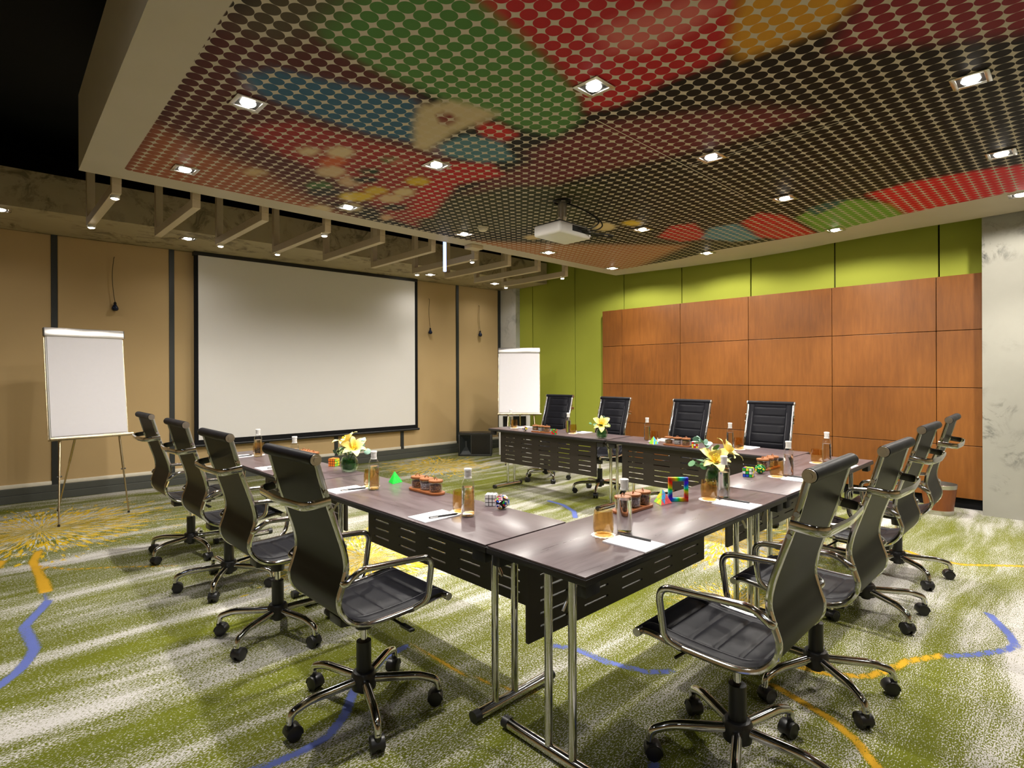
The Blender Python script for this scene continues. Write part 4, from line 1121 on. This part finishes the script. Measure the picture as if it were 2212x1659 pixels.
SEATS = [  # pad centre, facing, which, pen spin
 (0.430, 0.100, 0, 'in the right foreground, before the largest chair', 3),
 (1.360, 0.100, 0, 'beside the right lily vase', 2),
 (2.290, 0.100, 0, 'beside the dark green puzzle ball', 1),
 (3.080, 0.105, 0, 'at the far right table corner', 0),
 (0.120, 1.000, -90, 'by the white-stickered puzzle cube', -14),
 (0.120, 1.860, -90, 'by the green pyramid', -16),
 (0.115, 2.960, -90, 'behind the left lily vase', 0),
 (0.130, 3.720, -90, 'at the table end nearest the screen', 4),
 (3.585, 0.990, 90, 'at the right end of the back table', 0),
 (3.585, 1.850, 90, 'by the pyramid on the back table', 0),
 (3.585, 2.890, 90, 'left of the far lily vase on the back table', 0),
 (3.585, 3.840, 90, 'at the left end of the back table', 0),
]
for u, v, a, wh, sp in SEATS:
    th = math.radians(a)
    def at(x, y):
        return (u + x * math.cos(th) - y * math.sin(th), v + x * math.sin(th) + y * math.cos(th))
    p = link('notepad', PAD, None, (u, v, Z), th); link('binding', PADB, p)
    tag(p, 'white notepad ' + wh, 'notepad', 'notepads at the seats')
    px_, py_ = at(0.052, 0.03) if a != -90 else at(0.045, 0.02)
    pn = link('pen', PEN, None, (px_, py_, Z + 0.0052), th + math.radians(sp)); link('clip', PENC, pn)
    tag(pn, 'black pen on the notepad ' + wh, 'pen', 'pens on the notepads')
    gx, gy = at(0.010, 0.155)
    c = link('paper_coaster', CST, None, (gx, gy, Z)); tag(c, 'white paper coaster ' + wh, 'coaster', 'paper coasters under the tumblers')
    g = link('tumbler', GLS, None, (gx, gy, Z + 0.0016)); tag(g, 'empty amber glass tumbler ' + wh, 'glass', 'amber tumblers at the seats')
    bx_, by_ = at(0.108, 0.118)
    b = empty('water_bottle', (bx_, by_, Z), th)
    for nm, me_ in zip(('glass_body', 'water', 'cap', 'neck_ring'), BTL): link(nm, me_, b)
    tag(b, 'clear water bottle ' + wh, 'bottle', 'water bottles at the seats')

# trays with three lidded jars
def tray_mesh():
    L, W = 0.142, 0.048
    ol = [(x, y) for x, y in [(L - W + W * math.cos(a), W * math.sin(a)) for a in np.linspace(-PI / 2, PI / 2, 10)] + [(-L + W + W * math.cos(a), W * math.sin(a)) for a in np.linspace(PI / 2, 3 * PI / 2, 10)]]
    return MB().prism(ol, 0, 0.014).mesh('wooden_tray', 'tray_wood', bevel=0.003)
TRAY = tray_mesh()
JAR = MB().lathe([(0, 0.0), (0.033, 0.0), (0.036, 0.004), (0.0385, 0.052), (0.037, 0.0525), (0.0345, 0.006), (0, 0.003)], 24).mesh('jar_glass', 'glass', smooth=40)
NUTS = {k: MB().lathe([(0, 0.0035), (0.0335, 0.006), (0.0355, 0.036), (0.02, 0.041), (0, 0.040)], 20).mesh('contents', k) for k in ('nuts', 'candy')}
LID = MB().lathe([(0, 0.053), (0.040, 0.053), (0.041, 0.056), (0.041, 0.062), (0.039, 0.065), (0, 0.065)], 24).mesh('lid', 'lid_wood')
LOOP = MB().tube([(0.012 * math.cos(a), 0, 0.065 + 0.014 * math.sin(a)) for a in np.linspace(0, PI, 9)], 0.0022, 7).mesh('handle_loop', 'tray_wood')
TRAYS = [(0.425, 1.490, 90, 'beside the green pyramid'), (0.440, 3.080, 90, 'behind the left lily vase'), (0.905, 0.420, 0, 'beside the rainbow frame'),
         (2.590, 0.425, 0, 'behind the dark green puzzle ball'), (3.270, 3.240, 90, 'on the back table left of the far lilies'), (3.270, 1.510, 90, 'on the back table right of the far lilies')]
for u, v, a, wh in TRAYS:
    th = math.radians(a)
    t_o = link('wooden_tray', TRAY, None, (u, v, Z), th)
    tag(t_o, 'small brown wooden tray of snack jars ' + wh, 'tray', 'snack trays')
    for k, q in enumerate((-0.088, 0.0, 0.088)):
        j = empty('snack_jar', (u + q * math.cos(th), v + q * math.sin(th), Z + 0.0142), th + 0.4 * k)
        tag(j, ['first', 'middle', 'last'][k] + ' jar on the snack tray ' + wh, 'jar', 'lidded snack jars')
        link('jar_glass', JAR, j); link('contents', NUTS['candy' if k == 1 else 'nuts'], j)
        ld = link('lid', LID, j); link('handle_loop', LOOP, ld)

# lilies in round bowls
def petal_mesh(L=0.115, W=0.026):
    vs, fs = [], []
    n, m = 9, 5
    for i in range(n):
        t = i / (n - 1)
        wd = W * math.sin(PI * min(0.99, 0.10 + 0.88 * t)) ** 0.8 + 0.0012
        r = 0.008 + L * (0.85 * t)
        z = 0.045 * math.sin(PI * 0.55 * t) - 0.055 * max(0, t - 0.55) ** 1.6
        for j in range(m):
            s = (j / (m - 1) - 0.5) * 2
            vs.append((r, s * wd, z + 0.010 * s * s * (1 - t) - 0.003 * abs(s) * math.sin(9 * t + 2 * s)))
    for i in range(n - 1):
        for j in range(m - 1):
            a = i * m + j
            fs.append((a, a + 1, a + m + 1, a + m))
    me_ = MB().add(vs, fs).mesh('petal', 'petal')
    return me_
PETAL = petal_mesh()
STAMEN = MB()
for k in range(6):
    a = 2 * PI * k / 6
    STAMEN.tube([(0, 0, 0.0), (0.006 * math.cos(a), 0.006 * math.sin(a), 0.025), (0.016 * math.cos(a), 0.016 * math.sin(a), 0.05)], 0.0012, 5)
    STAMEN.tube([(0.016 * math.cos(a) - 0.004 * math.sin(a), 0.016 * math.sin(a) + 0.004 * math.cos(a), 0.051), (0.016 * math.cos(a) + 0.004 * math.sin(a), 0.016 * math.sin(a) - 0.004 * math.cos(a), 0.051)], 0.0022, 6)
STAMEN.lathe([(0, -0.03), (0.003, -0.028), (0.009, 0.004), (0, 0.006)], 10)
STAMEN = STAMEN.mesh('lily', 'p_yellow')
def disc_leaf(r):
    vs = [(0, 0, 0.002)] + [(r + r * math.cos(2 * PI * k / 12), 0.92 * r * math.sin(2 * PI * k / 12), 0.0) for k in range(12)]
    vs[0] = (r, 0, 0.003)
    vs2 = [(x, y, z - 0.0008) for x, y, z in vs]
    fs = [(0, 1 + k, 1 + (k + 1) % 12) for k in range(12)] + [(13, 14 + (k + 1) % 12, 14 + k) for k in range(12)] + [(1 + k, 14 + k, 14 + (k + 1) % 12, 1 + (k + 1) % 12) for k in range(12)]
    return MB().add(vs, fs).add([], []), vs, vs2, fs
def leaf_round(r, mat):
    _, a, b, fs = disc_leaf(r)
    return MB().add(a + b, fs).mesh('leaf', mat, smooth=60)
EUC = {m: leaf_round(0.019, m) for m in ('eucalyptus', 'eucalyptus_dark')}
def blade(L, W, mat):
    vs, fs = [], []
    for i in range(6):
        t = i / 5
        wd = W * math.sin(PI * min(0.98, 0.08 + 0.9 * t))
        z = 0.25 * L * math.sin(PI * 0.7 * t)
        vs += [(L * t, -wd, z), (L * t, 0, z - 0.004), (L * t, wd, z)]
    for i in range(5):
        a = 3 * i
        fs += [(a, a + 1, a + 4, a + 3), (a + 1, a + 2, a + 5, a + 4)]
    return MB().add(vs, fs).mesh('leaf', mat)
BLADE = blade(0.085, 0.020, 'leaf')
BOWL = MB().lathe([(0, 0.004), (0.036, 0.0), (0.050, 0.010), (0.062, 0.040), (0.060, 0.070), (0.046, 0.100), (0.0455, 0.1002), (0.0585, 0.070), (0.0605, 0.040), (0.049, 0.012), (0, 0.008)], 32).mesh('glass_vase', 'glass_green', smooth=50)
def bouquet(u, v, label, vlabel, lilies, eucs, hyd, seed):
    rnd = random.Random(seed)
    vz = link('glass_vase', BOWL, None, (u, v, Z)); tag(vz, vlabel, 'vase', 'round glass vases')
    e = empty('flower_bouquet', (u, v, Z)); tag(e, label, 'flowers', 'yellow lily bouquets')
    # dark leaves wound inside the bowl
    ins = MB()
    for k in range(9):
        a0 = rnd.uniform(0, 6.28)
        ins.tube([(0.044 * math.cos(a0 + 0.25 * q), 0.044 * math.sin(a0 + 0.25 * q), 0.026 + 0.006 * k + 0.002 * math.sin(q)) for q in range(14)], 0.010, 6, ry=0.0018)
    ins.build('wrapped_leaves', 'leaf', e)
    st = MB()
    for (lx, ly, lz, ax, az) in lilies:
        st.tube(bez((0.0, 0.0, 0.02), (0.0, 0.0, 0.08), (lx * 0.6, ly * 0.6, lz * 0.7), (lx, ly, lz - 0.025), 6), 0.003, 6)
    st.build('stems', 'stem_green', e)
    for i, (lx, ly, lz, ax, az) in enumerate(lilies):
        o = link('lily', STAMEN, e, (lx, ly, lz))
        o.rotation_euler = (0, math.radians(ax), math.radians(az))
        for k in range(6):
            p = link('petal', PETAL, o)
            s = 1.0 if k % 2 == 0 else 0.88
            p.scale = (s, s * (1.15 if k % 2 == 0 else 0.8), s)
            p.rotation_euler = (0, math.radians(rnd.uniform(-14, 6)), 2 * PI * k / 6 + rnd.uniform(-0.1, 0.1))
    for (sx, sy, sz, ex, ey, ez, mat, nl) in eucs:
        pts = bez((sx * 0.25, sy * 0.25, 0.095), (sx * 0.45, sy * 0.45, max(sz, 0.135)), ((sx + ex) / 2, (sy + ey) / 2, ez), (ex, ey, ez), 8)
        stm = MB().tube(pts, 0.0016, 5).build('sprig', 'stem_green', e)
        for k in range(nl):
            q = pts[min(8, 5 + int(k * 4 / nl))]
            l = link('leaf', EUC[mat], stm, q)
            sc = rnd.uniform(0.9, 1.35)
            l.scale = (sc, sc, sc)
            l.rotation_euler = (rnd.uniform(0.4, 1.3), rnd.uniform(-0.9, 0.3), rnd.uniform(0, 6.28))
    for k in range(7):
        l = link('leaf', BLADE, e, (0.03 * math.cos(k * 0.9), 0.03 * math.sin(k * 0.9), 0.120))
        l.rotation_euler = (rnd.uniform(-0.2, 0.2), rnd.uniform(-0.5, 0.05), k * 0.9)
        l.scale = (rnd.uniform(0.7, 1.05),) * 3
    hx, hy, hz, hr = hyd
    hm = MB()
    for k in range(70):
        a, b = rnd.uniform(0, 6.28), math.acos(rnd.uniform(-0.3, 1))
        c = (hx + hr * math.sin(b) * math.cos(a), hy + hr * math.sin(b) * math.sin(a), hz + hr * math.cos(b))
        r = 0.008
        nrm = Vector((math.sin(b) * math.cos(a), math.sin(b) * math.sin(a), math.cos(b)))
        t1 = nrm.orthogonal().normalized(); t2 = nrm.cross(t1)
        C = Vector(c)
        hm.add([C + nrm * 0.002] + [C + (t1 * math.cos(q) + t2 * math.sin(q)) * r * (1 if i % 2 == 0 else 0.55) for i, q in enumerate(np.linspace(0, 2 * PI, 8, endpoint=False))], [(0, 1 + i, 1 + (i + 1) % 8) for i in range(8)])
    hm.build('hydrangea', 'hydrangea', e)
# directions: the camera looks along (+u, +v); its right is (+u, -v)
def rt(r, f): return (0.7071 * (r + f), 0.7071 * (f - r))
def lil(r, f, z, ax, deg): x, y = rt(r, f); return (x, y, z, ax, deg)
def euc(r0, z0, r1, z1, mat, n, f=0.0):
    a, b = rt(r0, f); c, d = rt(r1, f); return (a, b, z0, c, d, z1, mat, n)
hA = (*rt(-0.035, -0.02), 0.135, 0.045)
bouquet(0.440, 2.430, 'yellow lilies with pale eucalyptus and green hydrangea, left table', 'round green glass bowl vase on the left table',
        [lil(0.035, -0.02, 0.155, 42, -110), lil(-0.01, 0.0, 0.200, 28, 160)], [euc(0.05, 0.14, 0.095, 0.215, 'eucalyptus', 2), euc(0.06, 0.11, 0.115, 0.145, 'eucalyptus', 3), euc(-0.05, 0.11, -0.10, 0.13, 'eucalyptus_dark', 3)], hA, 3)
bouquet(1.740, 0.395, 'yellow lilies with trailing dark eucalyptus, right table', 'round green glass bowl vase on the right table',
        [lil(-0.015, -0.02, 0.150, 40, -135), lil(0.055, 0.0, 0.200, 50, -60)], [euc(-0.06, 0.13, -0.165, 0.125, 'eucalyptus_dark', 5), euc(-0.05, 0.19, -0.09, 0.265, 'eucalyptus', 4), euc(0.0, 0.18, 0.01, 0.225, 'eucalyptus_dark', 2), euc(-0.05, 0.2, -0.11, 0.29, 'eucalyptus', 3)], (*rt(-0.045, 0.0), 0.135, 0.03), 5)
bouquet(3.280, 2.385, 'single open yellow lily with grey-green sprigs, back table', 'round green glass bowl vase on the back table',
        [lil(-0.01, -0.03, 0.145, 58, -135)], [euc(0.03, 0.16, 0.045, 0.215, 'eucalyptus', 3), euc(-0.07, 0.12, -0.14, 0.150, 'eucalyptus_dark', 2)], (*rt(0.055, 0.0), 0.128, 0.035), 9)

# puzzles and toys
def cube_puzzle(label, u, v, size, rz, faces, body='p_black', tilt=None):
    e = empty('puzzle_cube', (u, v, Z), rz); tag(e, label, 'puzzle')
    T = Matrix.Translation((0, 0, size / 2))
    if tilt: T = Matrix.Translation((0, 0, tilt[0])) @ Matrix.Rotation(tilt[1], 4, tilt[2]) @ Matrix.Rotation(0.0, 4, 'X')
    h = size / 2
    MB().box((-h, -h, -h), (h, h, h), mat=T).build('body', body, e, bevel=0.003)
    rnd = random.Random(label)
    dirs = [((1, 0, 0), (0, 1, 0), (0, 0, 1)), ((-1, 0, 0), (0, -1, 0), (0, 0, 1)), ((0, 1, 0), (-1, 0, 0), (0, 0, 1)), ((0, -1, 0), (1, 0, 0), (0, 0, 1)), ((0, 0, 1), (1, 0, 0), (0, 1, 0)), ((0, 0, -1), (1, 0, 0), (0, -1, 0))]
    if size < 0.01: return e
    for fi, (n, a, b) in enumerate(dirs[:5]):
        n, a, b = Vector(n), Vector(a), Vector(b)
        for i in range(3):
            for j in range(3):
                c = n * (h + 0.0008) + a * ((i - 1) * size / 3) + b * ((j - 1) * size / 3)
                s = size / 3 * 0.40
                vs = [T @ (c + a * (x * s) + b * (y * s) + n * z) for z in (-0.0008, 0.0008) for x, y in ((-1, -1), (1, -1), (1, 1), (-1, 1))]
                m = faces[fi] if isinstance(faces[fi], str) else rnd.choice(faces[fi])
                MB().add(vs, [(0, 1, 2, 3), (4, 5, 6, 7), (0, 1, 5, 4), (1, 2, 6, 5), (2, 3, 7, 6), (3, 0, 4, 7)]).build('sticker', m, e, smooth=0)
    return e
ALL6 = ['p_red', 'p_orange', 'p_yellow', 'p_white', 'p_blue', 'p_green']
cube_puzzle('black puzzle cube with white squares facing the camera', 0.470, 0.985, 0.056, math.radians(-52), ['p_white', 'p_white', 'p_white', 'p_white', 'p_white'])
cube_puzzle('puzzle cube with yellow and orange squares by the left vase', 0.470, 2.720, 0.056, math.radians(28), [ALL6, 'p_orange', ALL6, ['p_yellow', 'p_lime'], 'p_orange'])
cube_puzzle('scrambled multicolour puzzle cube on the far right table', 2.185, 0.390, 0.058, math.radians(10), [ALL6] * 5)
cube_puzzle('small red and green puzzle cube on the back table left half', 3.240, 3.010, 0.055, math.radians(30), [['p_red', 'p_green', 'p_yellow'], ['p_red', 'p_green'], ALL6, ['p_red', 'p_orange'], ['p_green', 'p_yellow', 'p_black']])
cube_puzzle('small red, white and yellow puzzle cube on the back table right half', 3.265, 1.330, 0.055, math.radians(20), [['p_red', 'p_white'], ['p_white', 'p_yellow', 'p_red'], ALL6, ['p_white', 'p_red', 'p_yellow'], ['p_white', 'p_yellow']])

def ball_puzzle(label, u, v, r, mats, body='p_black', fringe=True, seed=1):
    """twelve-sided twisty puzzle: a faceted core with a five-piece ring and centre on each face"""
    e = empty('puzzle_ball', (u, v, Z), 0.3); tag(e, label, 'puzzle')
    g = (1 + 5 ** 0.5) / 2
    ns = [Vector(q).normalized() for q in [(0, s, t * g) for s in (-1, 1) for t in (-1, 1)] + [(s, t * g, 0) for s in (-1, 1) for t in (-1, 1)] + [(t * g, 0, s) for s in (-1, 1) for t in (-1, 1)]]
    bm = bmesh.new(); bmesh.ops.create_icosphere(bm, subdivisions=2, radius=r * 0.985)
    for vx in bm.verts: vx.co.z += r
    me_ = bpy.data.meshes.new('core'); bm.to_mesh(me_); bm.free(); me_.materials.append(M[body])
    link('core', me_, e)
    rnd = random.Random(seed)
    for i, n in enumerate(ns):
        if n.z < -0.75: continue
        t1 = n.orthogonal().normalized(); t2 = n.cross(t1)
        C = n * r * 0.96 + Vector((0, 0, r))
        for k in range(6):
            if k == 5: poly = [C + (t1 * math.cos(q) + t2 * math.sin(q)) * r * 0.16 for q in np.linspace(0, 2 * PI, 5, endpoint=False)]
            else:
                a = 2 * PI * k / 5
                poly = [C + (t1 * math.cos(a + da) + t2 * math.sin(a + da)) * r * rr for da, rr in ((-0.42, 0.24), (-0.50, 0.47), (0.50, 0.47), (0.42, 0.24))]
            m_ = len(poly)
            vs = poly + [p + n * (r * 0.10) for p in poly]
            MB().add(vs, [tuple(range(m_)), tuple(range(m_, 2 * m_))] + [(q, (q + 1) % m_, m_ + (q + 1) % m_, m_ + q) for q in range(m_)]).build('tile', rnd.choice(mats), e, smooth=0)
    return e
ball_puzzle('many-coloured round twisty puzzle beside the white-squared cube', 0.452, 0.885, 0.033, ALL6 + ['p_pink', 'p_lilac', 'p_white', 'p_lime'], seed=4)
ball_puzzle('dark green round twisty puzzle with yellow tiles on the right table', 2.345, 0.380, 0.030, ['p_darkgreen', 'p_darkgreen', 'p_green', 'p_darkgreen', 'p_yellow'], 'p_darkgreen', seed=6)
ball_puzzle('pale lilac round twisty puzzle at the left end of the back table', 3.245, 3.480, 0.030, ['p_lilac', 'p_white', 'p_white', 'p_yellow', 'p_pink'], seed=8)

def pyramid(label, u, v, s, rz, mats, body):
    e = empty('puzzle_pyramid', (u, v, Z), rz); tag(e, label, 'puzzle')
    R_ = s / math.sqrt(3); H = s * math.sqrt(2 / 3)
    B = [Vector((R_ * math.cos(a), R_ * math.sin(a), 0)) for a in (-PI / 2, PI / 6, 5 * PI / 6)]
    T = Vector((0, 0, H)); cen = Vector((0, 0, H / 4))
    MB().add(B + [T], [(0, 2, 1), (0, 1, 3), (1, 2, 3), (2, 0, 3)]).build('body', body, e, smooth=0)
    rnd = random.Random(label)
    for f, (a, b) in enumerate(((B[0], B[1]), (B[1], B[2]), (B[2], B[0]))):
        n = (b - a).cross(T - a).normalized()
        if n.dot(a - cen) < 0: n = -n
        for i in range(3):
            for j in range(3 - i):
                def q(x, y): return a + (b - a) * (x / 3) + (T - a) * (y / 3)
                tris = [(q(j, i), q(j + 1, i), q(j, i + 1))]
                if i + j < 2: tris.append((q(j + 1, i), q(j + 1, i + 1), q(j, i + 1)))
                for tr in tris:
                    c = (tr[0] + tr[1] + tr[2]) / 3
                    ps = [c + (p - c) * 0.88 for p in tr]
                    vs = [p - n * 0.0005 for p in ps] + [p + n * 0.0012 for p in ps]
                    mm = mats[f]
                    MB().add(vs, [(0, 1, 2), (3, 4, 5), (0, 1, 4, 3), (1, 2, 5, 4), (2, 0, 3, 5)]).build('tile', mm if isinstance(mm, str) else rnd.choice(mm), e, smooth=0)
    return e
pyramid('bright green triangular puzzle pyramid on the left table', 0.440, 1.850, 0.088, math.radians(-45), ['green_plastic'] * 3, 'green_plastic')
pyramid('red and blue puzzle pyramid beside the rainbow frame', 1.120, 0.385, 0.092, math.radians(-65), [['p_coral', 'p_sky'], 'p_lime', ['p_lime', 'p_yellow']], 'p_coral')
pyramid('lime and blue puzzle pyramid on the back table', 3.250, 1.750, 0.090, math.radians(-60), [['p_lime', 'p_sky', 'p_sky'], 'p_lime', ['p_lime', 'p_lime', 'p_yellow']], 'p_lime')

rf = empty('rainbow_frame', (1.222, 0.352, Z), math.radians(-46)); tag(rf, 'square rainbow coloured toy frame standing on the near right table', 'toy frame')
S1, S2, T2, D2 = 0.051, 0.063, 0.019, 0.011
for nm, lo, hi in (('side', (-S1, -S2 + T2), (-S1 + T2, S2 - T2)), ('side', (S1 - T2, -S2 + T2), (S1, S2 - T2)), ('side', (-S1, -S2), (S1, -S2 + T2)), ('side', (-S1, S2 - T2), (S1, S2))):
    MB().box((lo[0], -D2, lo[1]), (hi[0], D2, hi[1])).build(nm, 'rainbow', rf, bevel=0.0015, loc=(0, 0, S2))
